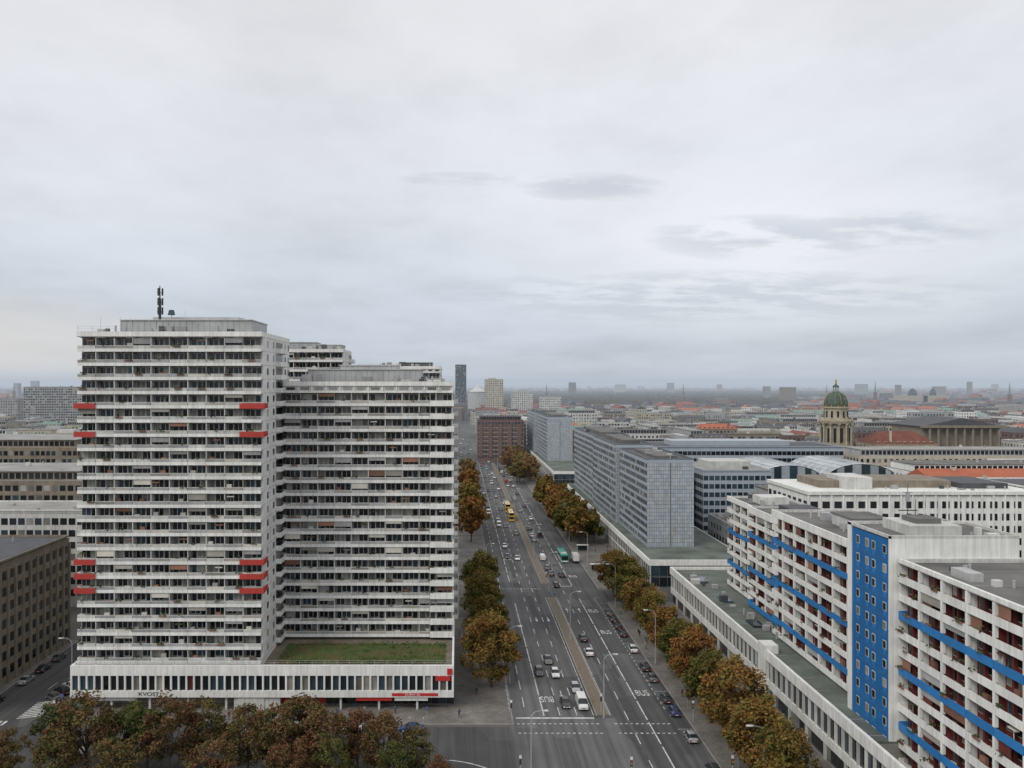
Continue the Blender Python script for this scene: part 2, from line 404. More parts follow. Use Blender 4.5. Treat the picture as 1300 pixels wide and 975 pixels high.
for z in (78.3,80.2,82.2):
    for a in range(3):
        an=a*2.09+.5; mb.box(mx+.5*math.cos(an)-.14,mx+.5*math.cos(an)+.14,my+.5*math.sin(an)-.14,my+.5*math.sin(an)+.14,z,z+1.5,darkm)
    mb.box(mx-.6,mx+.6,my-.04,my+.04,z+.5,z+.6,darkm)
mb.tube((-59,162,77.2),(-59,162,78.6),.08,.08,steel); mb.cyl(-59,162,78.2,79.2,.75,.5,glassb,12)
for x in (-72,-66,-55,-48,-43,-68): mb.tube((x,158.5,74.4),(x,158.5,77.6 if x!=-55 else 79),.03,.02,steel,4)
mb.build('apartment_tower')
mb=tower('t',-38.2,-1.2,172,197,9.0,19,64.6,[],[(-34,-8.5,178,190,2.6,steel),(-27,-14,180,188,3.6,steel)],0)
for f in range(19):
    z=9+f*fh
    mb.box(-6.2,-1.0,171.5,171.98,z-.22,z+.9,white); mb.box(-1.18,-1.0,171.98,175,z-.22,z+.9,white)
    mb.box(-6.3,-6.1,171.99,173.4,z+.1,z+2.6,wallc)
mb.build('apartment_tower')
mb=tower('t',-62,-33.5,228,246,9.0,23,74.2,[],[(-58,-42,232,240,2.0,steel),(-41,-34.5,231,240,1.2,white2)],0)
mb.build('apartment_tower')
mb=tower('t',-33,-6,262,284,9.0,21,70.0,[],[(-18,-9,266,276,1.2,roofb)],0)
mb.build('apartment_tower')
# podium
mb=MB(); X0,X1,Y0,Y1=-75.9,-.9,154,200
mb.box(X0+.4,X1-.4,Y0+3,Y1,0,3,wallc)
mb.box(X0+.01,X1-.01,Y0+.5,Y1,3.0,8.0,wallc)
mb.box(X0,X1,Y0,Y0+.5,6.95,8.95,white); mb.box(X0,X0+.5,Y0+.5,Y1,6.95,8.95,white); mb.box(X1-.4,X1,Y0+.5,Y1,3,8.95,white)
mb.box(X0,X1,Y0-.1,Y0+.5,2.75,4.0,white)
n=50
for i in range(n):
    a=X0+(X1-X0)*i/n; b=X0+(X1-X0)*(i+1)/n
    mb.box(a,a+.32,Y0,Y0+.5,4.0,6.95,white)
    mb.box(a+.32,b,Y0+.42,Y0+.48,4.0,6.95,R.choice([glassb,glassd,glassb,glassd,curtain,maroon if i<22 and i%2 else glassb]))
    if i%5==0: mb.box(a+.1,a+.5,Y0+.6,Y0+1,0,2.75,white2)
    mb.box(a+.05,b-.05,Y0+2.9,Y0+2.98,.35,2.6,R.choice([glassd,glassb,glassd,signr if R.random()<.2 else glassd]))
mb.box(X1-.4,X1,Y0,Y0+.5,4,6.95,white)
for (a,b,m) in ((-75,-63,greyc),(-43,-38,white2),(-12.5,-6,white),(-20,-13,signr)):
    mb.box(a,b,Y0+.2,Y0+.35,0 if m in (white2,) else 2.0,2.75,m)
mb.box(-44,-35,Y0+.4,Y0+1.5,0.12,2.75,white2)
mb.box(X0+.5,X1-.4,Y0+.5,Y1,8.0,8.12,gravel)
mb.box(-4.5,-1.6,Y0-.12,Y0,6.0,6.9,signr); mb.box(-2.2,-1.2,Y0-.2,Y0-.1,7.2,8.4,signr)
mb.box(-13,-4,Y0-.18,Y0-.1,3.05,3.6,signr)
mb.build('shopping_podium')
textmesh('KVOST','shop_sign_lettering',darkm,1.0,(-60.5,153.86,3.4),(math.pi/2,0,0),1.3,1,.03)
textmesh('CURRY 36','shop_sign_lettering',white,.5,(-9,153.8,3.32),(math.pi/2,0,0),1.3,1,.02)
mb=MB(); mb.box(-36,-3,157.5,168.5,8.12,8.25,grass)
for i in range(9000):
    x=R.uniform(-36.5,-2.5);y=R.uniform(157,169);h=R.uniform(.1,.4); mb.poly([(x-.08,y,8.13),(x+.08,y,8.13),(x+R.uniform(-.1,.1),y+.05,8.24+h)],grass)
for i in range(60): plant(mb,R.uniform(-36,-3),R.choice([157.3,168.3,R.uniform(157,169)]),8.3,n=16,s=.5,m=grass)
mb.build('grass')
mb=MB()
for z in (8.9,9.3,9.7): mb.box(X0+.6,X1-.5,Y0+.58,Y0+.62,z,z+.04,steel)
for i in range(31): xx=X0+.6+i*2.45; mb.box(xx,xx+.05,Y0+.57,Y0+.63,8.12,9.74,steel)
mb.build('roof_railing')
# ------------------------------------------------------------------ right: near white/blue slab
def slab(mb,x0,x1,y0,y1,z0,nf,fh,bay,blue,top):
    mb.box(x0+1.5,x1,y0,y1,z0-10,top-.9,white2)
    mb.box(x0+1.46,x0+1.5,y0+.02,y1-.02,z0+.1,z0+nf*fh-.12,maroon)
    Tp=lambda a,d,z:(x0-d,y0+a,z)
    balcony_rows(mb,Tneg(mb,x0,y0),Tp,y1-y0,z0,nf,fh,bay,1.46,maroon,white,[greyc],.85,
        accent=lambda f: bluep if f in blue else None,solid=True,part=white)
    for f in range(nf):
        z=z0+f*fh; n=max(1,round((y1-y0)/bay)); w=(y1-y0)/n
        for i in range(n):
            a=y0+i*w
            mb.box(x0+.02,x0+.5,a-.22,a+.22,z+.95,z+fh-.23,white)
            if R.random()<.18: mb.box(x0+.3,x0+.36,a+w*.5,a+w*.9,z+.9,z+fh-.3,R.choice([maroon,clut2,clut1]))
            mb.box(x0+.9,x0+1.42,a+w*.55,a+w*.62,z+.1,z+fh-.13,maroon)
    mb.box(x0-.05,x0+.25,y0,y1,z0+nf*fh,top+.1,white)
    roof_kit(mb,x0+.25,x1+.02,y0-.02,y1+.02,top-.6,white2,roofg,.6)
mb=MB()
slab(mb,67,86,72,120,6.1,11,2.8,5.6,(2,5,8),37.4)
vents(mb,72,84,80,118,36.8,22)
mb.box(76,83,96,104,36.8,38.6,white2); mb.box(75.6,83.4,95.6,104.4,38.6,38.8,roofg)
mb.box(70,72,108,112,36.8,38.0,greyc)
for y in (84,92,106,114): mb.box(68,85.5,y,y+.12,36.82,36.86,roofl)
mb.build('balcony_apartment_block')
mb=MB(); bx0,bx1,by0,by1,bt=66,85.5,120.05,133,40.4
mb.box(bx0,bx1,by0,by1,0,bt,white)
mb.box(bx0-.12,bx0,by0+.3,by1-1.2,0,bt-.2,bluew)
mb.box(bx0-.3,bx0,by1-1.2,by1,0,bt+.4,white); mb.box(bx0-.3,bx0,by0,by0+.3,0,bt+.4,white)
for f in range(13):
    z=2.4+f*2.95
    for k,a in enumerate((1.2,4.4,6.4,9.3)):
        w=1.0
        mb.box(bx0-.17,bx0-.12,by0+a,by0+a+w,z,z+1.35,white2); mb.box(bx0-.2,bx0-.17,by0+a+.12,by0+a+w-.12,z+.12,z+1.23,R.choice([glassb,glassd,curtain]))
        mb.box(bx0-.15,bx0-.12,by0+a+.1,by0+a+w-.1,z-.75,z-.15,bluep)
    mb.box(bx0-.135,bx0-.12,by0+.3,by1-1.2,z-1.0,z-.95,metald)
roof_kit(mb,bx0-.3,bx1,by0,by1,bt,white2,roofg,.5)
mb.box(70,78,122,130,bt,bt+1.6,white2); mb.box(72,76,124,128,bt+1.6,bt+2.4,roofg)
mb.tube((73,128,bt),(73,128,bt+7.5),.08,.04,darkm); mb.tube((72.2,128,bt+6),(73.8,128,bt+6),.04,.04,darkm)
mb.tube((74,127.5,bt),(74,127.5,bt+5),.06,.04,darkm); mb.box(72.75,73.25,127.8,128.2,bt+4.5,bt+6,steel); mb.box(71.5,74.5,127.9,128.1,bt+3,bt+3.15,darkm)
vents(mb,79,84,121,132,bt,5)
mb.build('stair_tower_block')
mb=MB()
slab(mb,68.4,86,133.05,172,10.1,9,2.8,5.6,(1,4,7),36.6)
vents(mb,72,84,136,170,36,20); mb.box(75,82,150,158,36,38.2,white2); mb.box(74.7,82.3,149.7,158.3,38.2,38.4,roofg)
mb.box(76,80,138,143,36,37.5,greyc)
mb.build('balcony_apartment_block')
mb=MB()
slab(mb,71.2,87,172.05,194,10.1,8,2.8,5.4,(0,3,6),34.0); slab(mb,73,88,194.05,214,10.1,8,2.8,5.4,(2,5),33.6)
vents(mb,75,85,175,212,33.2,18); mb.box(76,83,180,187,33.2,35.4,roofb); mb.box(77,84,200,206,33.2,35.2,white2)
mb.build('balcony_apartment_block')
mb=MB()
px=62.4
mb.box(px+.4,90,120,231,0,9.2,wallc)
mb.box(px+.3,90,120,231,9.2,9.5,roofgr)
for (a,b) in ((62,160),(160.3,231)):
    mb.box(px-.3,px+.3,a,b,8.3,10.3,white)
    mb.box(px-.1,px+.3,a,b,2.9,4.4,white)
    n=int((b-a)/2.4)
    for i in range(n+1):
        yy=a+(b-a-.3)*i/n; mb.box(px-.1,px+.35,yy,yy+.22,4.4,8.3,white2 if i%4 else white)
    for i in range(n):
        yy=a+(b-a-.3)*i/n
        mb.box(px+.34,px+.39,yy+.22,yy+(b-a-.3)/n,4.4,8.3,R.choice([glassd,glassb,glassb,glassd]))
        mb.box(px+.345,px+.39,yy,yy+(b-a-.3)/n-.15,.3,2.9,R.choice([glassd,glassb,glassd,curtain]))
    i=a
    while i<b: mb.box(px-.1,px+.3,i,i+.5,0,2.9,white2); i+=7.2
mb.box(px-.3,90,231,231.5,8.3,10.3,white)
mb.box(px-.6,px+2.2,159,162.5,0,11.2,white)
mb.box(px+.4,90,60,120,0,6,wallc)
for y in range(165,230,7): mb.box(px+.5,70,y,y+.12,9.5,9.53,roofl)
for y in range(122,160,6): mb.box(px+.5,66,y,y+.12,9.5,9.53,roofl)
vents(mb,64,70,165,228,9.5,18)
for y in (176,196,216): mb.box(66,68.5,y,y+5,9.5,9.95,glassb)
mb.build('shopping_podium')
# ------------------------------------------------------------------ right: metallic office slabs
def office(name,x0,x1,y0,y1,z0,top,box=1.6):
    mb=MB(); mb.box(x0,x1,y0,y1,0,top,metalp)
    nf=11; fhh=(top-1-z0)/nf
    T=Tneg(mb,x0,y0); L=y1-y0
    for f in range(nf):
        z=z0+f*fhh
        n=int(L/1.9)
        for i in range(n):
            a=L*i/n
            T(a+.12,a+L/n-.06,0,.03,z+.95,z+fhh-.25,R.choice([glassd,glassd,glassb,glassb,curtain]))
            T(a-.05,a+.1,0,.1,z+.86,z+fhh-.16,metalp)
        T(0,L,.0,.14,z-.15,z+.85,metalp)
        T(0,L,.1,.16,z+.9,z+.96,metald)
    T=Tfront(mb,x0,y0); W=x1-x0
    n=20; mb.box(x0+.02,x1-.02,y0-.02,y0,z0,top-1,metald)
    for f in range(nf*2):
        z=z0+f*fhh/2
        for i in range(n):
            a=W*i/n
            T(a+.06,a+W/n-.04,.02,.07,z+.07,z+fhh/2-.05,R.choice([metalp,metalp,metalp,steel]))
    T(0,W,.02,.1,top-1,top+.1,metalp)
    T(W*.5-.2,W*.5+.2,.07,.12,z0,top-1,metald)
    roof_kit(mb,x0,x1,y0,y1,top+.1,metald,roofb,.5)
    mb.box(x0+4,x1-4,y0+6,y1-8,top,top+box,roofg)
    vents(mb,x0+2,x1-2,y0+3,y1-3,top,14)
    return mb
office('o',64,79.8,267,312,9,38.2,.9).build('office_slab_block')
office('o',62.6,77.5,313.5,366,9,39.6).build('office_slab_block')
office('o',63.6,79.8,367,432,9,39.6).build('office_slab_block')
office('o',64,82,566,640,9,40).build('office_slab_block')
office('o',62,79,641.5,712,9,40.5).build('office_slab_block')
for (a,b) in ((248,440),(500,720)):
    mb=MB(); mb.box(60.6,92,a+.4,b,0,6.8,metald); mb.box(60,92,a,b,6.8,8.6,white); mb.box(60.5,91.5,a+.5,b-.5,8.6,8.7,roofgr)
    n=int((b-a)/3)
    for i in range(n):
        y=a+3*i; mb.box(60.4,60.6,y+.2,y+2.8,3.6,6.7,R.choice([glassd,glassb])); mb.box(60.4,60.6,y+.3,y+2.7,.3,3.0,glassd); mb.box(60.2,60.6,y-.15,y+.2,0,6.8,white2)
    mb.box(60.3,60.6,a,b,3.1,3.5,white)
    for i in range(12): mb.box(61+2.5*i,63.2+2.5*i,a+.2,a+.39,3.6,6.7,glassb); mb.box(61+2.5*i,63.2+2.5*i,a+.2,a+.39,.3,3,glassd)
    mb.build('shopping_podium')
# ------------------------------------------------------------------ generic city building
def city(x0,x1,y0,y1,h,wall,roof,kind,det=2,winw=1.4,pitch=3.0,fhh=3.4,sides=None,name='city_building',gl=None,z0=0,pil=False,mb=None,rng=R):
    own=mb is None
    if own: mb=MB()
    mb.box(x0,x1,y0,y1,z0,h,wall,False)
    nf=max(1,int((h-1.2)/fhh))
    faces=[('f',x1-x0)]
    for s in (sides if sides else (['n'] if x0>0 else ['p'])): faces.append((s,y1-y0))
    for s,L in faces:
        n=max(1,int(L/pitch)); pw=L/n
        for f in range(nf):
            zz=h-1.0-(f+1)*fhh+1.0
            if zz<.5: break
            for i in range(n):
                a=i*pw+(pw-winw)/2; b=a+winw; zt=zz+fhh*.56; m=gl or rng.choice([glassd,glassd,glassb,curtain])
                e=.05
                if s=='f': mb.poly([(x0+a,y0-e,zz),(x0+b,y0-e,zz),(x0+b,y0-e,zt),(x0+a,y0-e,zt)],m)
                elif s=='n': mb.poly([(x0-e,y0+b,zz),(x0-e,y0+a,zz),(x0-e,y0+a,zt),(x0-e,y0+b,zt)],m)
                else: mb.poly([(x1+e,y0+a,zz),(x1+e,y0+b,zz),(x1+e,y0+b,zt),(x1+e,y0+a,zt)],m)
            if pil and f==0:
                for i in range(n+1):
                    a=i*pw
                    if s=='f': mb.box(x0+a-.3,x0+a+.3,y0-.3,y0,z0,h-1,wall)
                    elif s=='p': mb.box(x1,x1+.3,y0+a-.3,y0+a+.3,z0,h-1,wall)
                    else: mb.box(x0-.3,x0,y0+a-.3,y0+a+.3,z0,h-1,wall)
    if kind=='flat':
        if det>1:
            mb.box(x0-.15,x1+.15,y0-.15,y1+.15,h,h+.15,wall)
            roof_kit(mb,x0,x1,y0,y1,h+.45,wall,roof,.5)
            if rng.random()<.7:
                a=rng.uniform(.15,.4);b=rng.uniform(.6,.85); mb.box(x0+(x1-x0)*a,x0+(x1-x0)*b,y0+(y1-y0)*.3,y0+(y1-y0)*.75,h,h+rng.uniform(2,3.5),rng.choice([wall,steel,greyc,white2]))
            vents(mb,x0+1,x1-1,y0+1,y1-1,h+.4,rng.randint(5,12),rng)
        else:
            mb.box(x0+.4,x1-.4,y0+.4,y1-.4,h,h+.12,roof,False)
            a=rng.uniform(.1,.4);b=rng.uniform(.5,.85); mb.box(x0+(x1-x0)*a,x0+(x1-x0)*b,y0+(y1-y0)*.3,y0+(y1-y0)*.7,h,h+rng.uniform(1.5,3.5),rng.choice([wall,steel,white2]),False)
            vents(mb,x0+1,x1-1,y0+1,y1-1,h+.1,4,rng)
    elif kind=='set':
        mb.box(x0+.5,x1-.5,y0+.5,y1-.5,h,h+.1,roof,False)
        mb.box(x0+2,x1-2,y0+2,y1-2,h,h+3,greyc if rng.random()<.5 else wall,False)
        n=int((x1-x0-4)/2.2)
        for i in range(n):
            a=x0+2.3+i*2.2; mb.poly([(a,y0+1.95,h+.5),(a+1.7,y0+1.95,h+.5),(a+1.7,y0+1.95,h+2.5),(a,y0+1.95,h+2.5)],glassd)
        mb.box(x0+1.6,x1-1.6,y0+1.6,y1-1.6,h+3,h+3.2,roof,False); vents(mb,x0+3,x1-3,y0+3,y1-3,h+3.2,5,rng)
    else:
        ax='x' if (x1-x0)>(y1-y0) else 'y'; w=min(x1-x0,y1-y0)
        mb.box(x0-.25,x1+.25,y0-.25,y1+.25,h,h+.25,wall,False)
        rh=w*rng.uniform(.2,.3)
        mb.gable(x0-.2,x1+.2,y0-.2,y1+.2,h+.25,rh,roof,ax,rng.choice([0,0,w*.3]))
        for k in range(rng.randint(1,3)):
            cx=rng.uniform(x0+2,x1-2); cy=rng.uniform(y0+2,y1-2); mb.box(cx-.6,cx+.6,cy-.4,cy+.4,h,h+rh+.8,rng.choice([rust,beige,wall]),False)
        if ax=='x':
            n=int((x1-x0)/4)
            for i in range(n):
                a=x0+2+i*4; mb.box(a-.6,a+.6,y0+.8,y0+2.8,h+.3,h+1.9,wall,False); mb.poly([(a-.4,y0+.77,h+.6),(a+.4,y0+.77,h+.6),(a+.4,y0+.77,h+1.6),(a-.4,y0+.77,h+1.6)],glassd)
    if own: return mb.build(name)
# explicit neighbours, left
city(-130,-96.4,148,195,25.7,stone,roofb,'flat',pitch=2.9,winw=1.5,pil=True,name='stone_office_building',sides=['p'],gl=glassd)
city(-175,-100,226,244,27,white2,roofl,'flat',pitch=2.4,winw=1.9,sides=['p'],name='low_office_building')
city(-170,-118,206,222,19,beige,roofb,'flat',sides=['p'],name='low_office_building')
city(-215,-178,250,300,30,stone,roofg,'flat',sides=['p'],name='plattenbau_block')
city(-176,-128,268,300,31,stone,roofl,'set',pitch=2.6,winw=1.9,sides=['p'],name='office_block')
city(-230,-162,335,375,37,stone,roofl,'set',pitch=2.2,winw=1.6,sides=['p'],name='office_block')
city(-160,-120,320,350,28,beige,roofb,'flat',sides=['p'],name='office_block')
city(-497,-425,900,925,60,greyc,roofg,'flat',pitch=2.6,winw=1.9,fhh=2.9,sides=['p'],name='plattenbau_block')
city(-600,-560,1000,1020,44,greyc,roofg,'flat',sides=['p'],name='plattenbau_block')
# explicit neighbours, right
city(100,128,322,356,28,metalp,roofl,'flat',pitch=2.2,winw=1.9,name='glass_office_building',gl=glassb)
city(86,198,405,440,31,metalp,roofb,'flat',pitch=2.4,winw=2.2,fhh=3.6,name='glass_office_building',gl=glassd)
city(80.5,98,330,400,26,greyc,roofg,'flat',pitch=2.4,winw=2,name='glass_office_building',gl=glassd)
mb=MB()
for (xa,xb) in ((131,159),(161,192)):
    r=(xb-xa)/2; cx=(xa+xb)/2; sg=12
    for i in range(sg):
        a0=math.pi*i/sg;a1=math.pi*(i+1)/sg
        p=lambda a,y,k=1:(cx-k*r*math.cos(a),y,22.5+k*r*.42*math.sin(a))
        for j in range(6):
            ya=345+j*7; mb.poly([p(a1,ya+.3),p(a0,ya+.3),p(a0,ya+6.7),p(a1,ya+6.7)][::-1],vaultg)
            mb.poly([p(a0,ya-.3,1.005),p(a1,ya-.3,1.005),p(a1,ya+.3,1.005),p(a0,ya+.3,1.005)],white)
        mb.tube(p(a0,345),p(a0,387),.16,.16,steel,4)
        q0=p(a0,344.9,.97);q1=p(a1,344.9,.97)
        mb.poly([(q0[0],344.9,22.5),(q1[0],344.9,22.5),q1,q0],vaultg if i%2 else glassb)
    mb.box(xa,xb,345.2,387,0,22.5,metalp)
    for i in range(12):
        for k in range(5): mb.box(xa+.6+i*(xb-xa)/12,xa+(i+.8)*(xb-xa)/12,345,345.2,2+k*4,4.8+k*4,glassd)
mb.build('glass_vault_hall')
mb=MB()
city(103,170,232,262,31,white,roofb,'flat',pitch=3.4,winw=2.2,fhh=3.6,mb=mb,gl=glassd)
mb.box(102.5,170.5,231.4,262,31.4,32.4,white); mb.box(110,150,240,256,31,34.6,stone); mb.box(152,166,238,256,31,34,roofb)
mb.box(116,124,236,248,31,36,white2)
for i in range(20):
    mb.box(103+i*3.4-.25,103+i*3.4+.25,231.6,232,0,31.4,white)
vents(mb,105,168,234,239,31.9,14)
mb.build('white_office_building')
city(172,235,225,262,32,white,roofb,'flat',pitch=3.2,winw=1.7,name='white_office_building')
city(176,250,292,312,27,beige,roofo,'gable',name='red_roofed_building')
city(190,246,330,352,27,white,roofg,'set',name='city_building')
city(206,300,405,428,27,beige,roofl,'set',name='city_building'); city(255,330,330,380,27,white,roofb,'flat',name='city_building')
city(95,112,262,300,14,greyc,roofg,'flat',name='low_office_building')
city(112,168,275,305,22,greyc,roofg,'set',name='low_office_building')
city(93,110,246,258,11,white,roofg,'flat',name='low_office_building')
# far street end
mb=MB(); city(16,54,650,690,34,rust,roofb,'set',pitch=2.6,winw=1.8,sides=['n','p'],mb=mb,gl=glassb)
for i in range(5): mb.box(17+i*8,20+i*8,649.2,650,4,31,rust)
for f in range(7): mb.box(16,54,649.7,650,6+f*3.6,6.5+f*3.6,cream)
mb.build('red_stone_corner_building')
city(16.5,60,694,735,30,beige,roofb,'flat',sides=['n'],pitch=2.8,name='city_building')
city(-6,15,1500,1520,100,glassb,darkm,'flat',pitch=2.1,winw=1.5,fhh=4,name='glass_skyscraper')
city(44,74,1300,1330,71,beige,roofl,'flat',pitch=3,fhh=3.6,name='hotel_tower')
city(85,118,1250,1280,52,white2,roofl,'flat',name='office_tower'); city(120,150,1150,1170,44,white2,roofl,'flat',name='office_tower')
mb=MB(); sg=20
for i in range(sg):
    a0=2*math.pi*i/sg;a1=2*math.pi*(i+1)/sg
    for k in range(5):
        r=20*(1-k/5);r2=20*(1-(k+1)/5); z=50+14*(k/5)**1.8; z2=50+14*((k+1)/5)**1.8
        mb.poly([(36+r*math.cos(a0),1450+r*math.sin(a0),z),(36+r*math.cos(a1),1450+r*math.sin(a1),z),(36+r2*math.cos(a1),1450+r2*math.sin(a1),z2),(36+r2*math.cos(a0),1450+r2*math.sin(a0),z2)],white2)
mb.cyl(36,1450,0,50,19,19,greyc,20); mb.build('tent_roofed_forum')
# ------------------------------------------------------------------ cathedral tower
def revolve(mb,cx,cy,prof,m,seg=24):
    for (r0,z0_),(r1,z1_) in zip(prof,prof[1:]):
        for i in range(seg):
            a=2*math.pi*i/seg;b=2*math.pi*(i+1)/seg
            mb.poly([(cx+r0*math.cos(a),cy+r0*math.sin(a),z0_),(cx+r0*math.cos(b),cy+r0*math.sin(b),z0_),(cx+r1*math.cos(b),cy+r1*math.sin(b),z1_),(cx+r1*math.cos(a),cy+r1*math.sin(a),z1_)],m)
mb=MB(); cx,cy=230,480
mb.box(cx-11,cx+11,cy-11,cy+11,0,24,cream); mb.gable(cx-11.5,cx+11.5,cy-11.5,cy+11.5,24,3,roofb,'x',4)
for s in (-7,0,7):
    mb.box(cx+s-1.2,cx+s+1.2,cy-11.1,cy-11,10,18,glassd); mb.box(cx-11.1,cx-11,cy+s-1.2,cy+s+1.2,10,18,glassd)
revolve(mb,cx,cy,[(7.2,24),(7.2,42)],cream)
for i in range(12):
    a=2*math.pi*(i+.5)/12; x=cx+8.7*math.cos(a); y=cy+8.7*math.sin(a); mb.cyl(x,y,27,39.5,.62,.52,cream,8); mb.box(x-.8,x+.8,y-.8,y+.8,39.5,40.2,cream); 
    b=2*math.pi*i/12; mb.cyl(cx+7.0*math.cos(b),cy+7.0*math.sin(b),29,37.5,.85,.85,glassd,8)
revolve(mb,cx,cy,[(7.2,25),(9.6,25),(9.6,27),(7.2,27)],cream); revolve(mb,cx,cy,[(7.2,40.2),(9.4,40.2),(9.9,41.6),(9.9,42.3),(6.6,42.6)],cream)
revolve(mb,cx,cy,[(6.6,42.5),(6.6,48.8),(7.5,49.4),(7.5,50.1),(6.2,50.3)],cream)
for i in range(12):
    a=2*math.pi*(i+.5)/12; mb.cyl(cx+9.2*math.cos(a),cy+9.2*math.sin(a),42.3,44.6,.45,.15,cream,6)
    mb.cyl(cx+6.2*math.cos(a),cy+6.2*math.sin(a),43.8,47.6,.75,.75,glassd,8); mb.cyl(cx+7*math.cos(a),cy+7*math.sin(a),50.2,51.6,.35,.1,gold,6)
revolve(mb,cx,cy,[(6.4,50.2),(6.6,52),(6.1,54.5),(5.0,56.8),(3.2,58.6),(1.9,59.2)],domec)
for i in range(12):
    a=2*math.pi*i/12
    pr=[(6.5,50.3),(6.7,52),(6.2,54.5),(5.1,56.9),(3.3,58.7)]
    for (r0,za),(r1,zb) in zip(pr,pr[1:]): mb.tube((cx+r0*math.cos(a),cy+r0*math.sin(a),za),(cx+r1*math.cos(a),cy+r1*math.sin(a),zb),.16,.16,gold if i%3==0 else roofc,4)
revolve(mb,cx,cy,[(2.0,59),(2.0,59.6),(1.3,59.6)],roofc)
for i in range(6): 
    a=math.pi*i/3; mb.cyl(cx+1.4*math.cos(a),cy+1.4*math.sin(a),59.5,62,.22,.22,roofc,5)
revolve(mb,cx,cy,[(1.9,62),(1.7,62.8),(.7,63.6),(.3,64.2)],domec)
revolve(mb,cx,cy,[(.35,64.2),(.65,64.4),(.45,65.3),(.5,66.0),(.2,66.4),(.3,66.7),(.05,67.1)],gold,8); mb.tube((cx+.3,cy,65.9),(cx+1.1,cy,66.8),.13,.08,gold)
mb.build('cathedral_dome_tower')
mb=MB(); city(255,292,480,505,27,cream,roofr,'gable',mb=mb,pitch=4); mb.build('theatre_building')
mb=MB(); mb.box(330,385,560,600,0,34,stone); mb.gable(328,387,558,602,34,6,roofb,'y',0)
for i in range(9): mb.cyl(333+i*6.1,556.5,12,33,.9,.8,stone,8)
mb.box(328,387,555,560,33,34.6,stone); mb.build('concert_house')
# ------------------------------------------------------------------ procedural city blocks
occupied=[(60,210,228,445),(-105,12,100,300),(215,250,465,500),(250,300,475,510),(322,392,550,606),(-235,-95,90,380),(160,335,220,445),(-5,62,640,740),(60,95,560,725),(-505,-420,890,930),(-8,17,300,2300),(10,66,1420,1480),(40,120,1240,1335),(118,152,1145,1175),(60,95,245,440),(-10,63,200,645),(60,92,440,560)]
def free(x0,x1,y0,y1):
    for a,b,c,d in occupied:
        if x0<b and x1>a and y0<d and y1>c: return False
    return True
walls=[beige,beige,white,white2,white2,stone,rust,cream,greyc,stone]; 
rc=random.Random(21); cnt=0
def visible(x,y,m=60): 
    u=582+1000*x/y; return -m*1000/y<u<1300+m*1000/y
by=300
while by<1320:
    bd=rc.uniform(70,95); bx=-700
    while bx<1100:
        bw=rc.uniform(75,125)
        if visible(bx+bw/2,by+bd/2,70):
            d=14; redb=rc.random()<.12; base=rc.uniform(17,25)
            det=2 if by<620 else 1
            def seg(x0,x1,y0,y1):
                global cnt
                if not free(x0,x1,y0,y1): return
                if rc.random()<.06: return
                h=base+rc.uniform(-3,3)
                if rc.random()<.03: h+=rc.uniform(5,10)
                k=rc.random(); w=rc.choice(walls)
                if redb or k<.07: city(x0,x1,y0,y1,h,w,rc.choice([roofr,roofr,roofr,roofo]),'gable',det,rng=rc)
                elif k<.25: city(x0,x1,y0,y1,h,w,rc.choice([roofb,roofc,roofb,roofb]),'gable',det,rng=rc)
                elif k<.5: city(x0,x1,y0,y1,h,w,rc.choice([roofg,roofl]),'set',det,rng=rc)
                else: city(x0,x1,y0,y1,h,w,rc.choice([roofg,roofl,roofg,roofb,roofgr]),'flat',det,winw=rc.choice([1.3,1.6,2.2]),rng=rc)
                cnt+=1
            for yy in (by,by+bd-d):
                x=bx
                while x<bx+bw-8:
                    w=min(rc.uniform(20,48),bx+bw-x); seg(x,x+w-.05,yy,yy+d); x+=w
            seg(bx,bx+d,by+d+.05,by+bd-d-.05); seg(bx+bw-d,bx+bw,by+d+.05,by+bd-d-.05)
            if rc.random()<.5: seg(bx+bw*.42,bx+bw*.42+12,by+d+1,by+bd-d-1)
        bx+=bw+rc.uniform(13,20)
    by+=bd+rc.uniform(14,20)
# distant mass
def farmat():
    m,nt,b=newmat('distant_facades')
    ge=N(nt,'ShaderNodeNewGeometry')
    c=ramp(nt,ge.outputs['Random Per Island'],[(0,(.10,.09,.08)),(.2,(.16,.13,.11)),(.34,(.34,.30,.25)),(.5,(.13,.13,.13)),(.65,(.42,.41,.38)),(.76,(.18,.17,.155)),(.84,(.24,.11,.075)),(.9,(.18,.18,.18)),(1,(.28,.29,.29))])
    b.inputs['Roughness'].default_value=.9
    w=N(nt,'ShaderNodeTexBrick'); tc=N(nt,'ShaderNodeTexCoord'); mp=N(nt,'ShaderNodeMapping'); mp.inputs['Rotation'].default_value=(math.pi/2,0,0)
    nt.links.new(tc.outputs['Object'],mp.inputs[0]); nt.links.new(mp.outputs[0],w.inputs['Vector'])
    w.inputs['Color1'].default_value=(.35,.35,.35,1);w.inputs['Color2'].default_value=(.5,.5,.5,1);w.inputs['Mortar'].default_value=(1,1,1,1);w.inputs['Scale'].default_value=1;w.inputs['Brick Width'].default_value=3;w.inputs['Row Height'].default_value=3.3;w.inputs['Mortar Size'].default_value=.9;w.offset=0
    c2=mixc(nt,c,w.outputs[0],1.0,'MULTIPLY')
    sx=N(nt,'ShaderNodeSeparateXYZ'); nt.links.new(ge.outputs['Normal'],sx.inputs[0])
    nt.links.new(mixc(nt,c2,c,sx.outputs[2]),b.inputs['Base Color']); return m
farm=farmat()
mb=MB(); 
def inforest(x,y):
    u=582+1000*x/y; return (1650<y<3600 and 632<u<1010) or (2600<y<5200 and 560<u<1100)
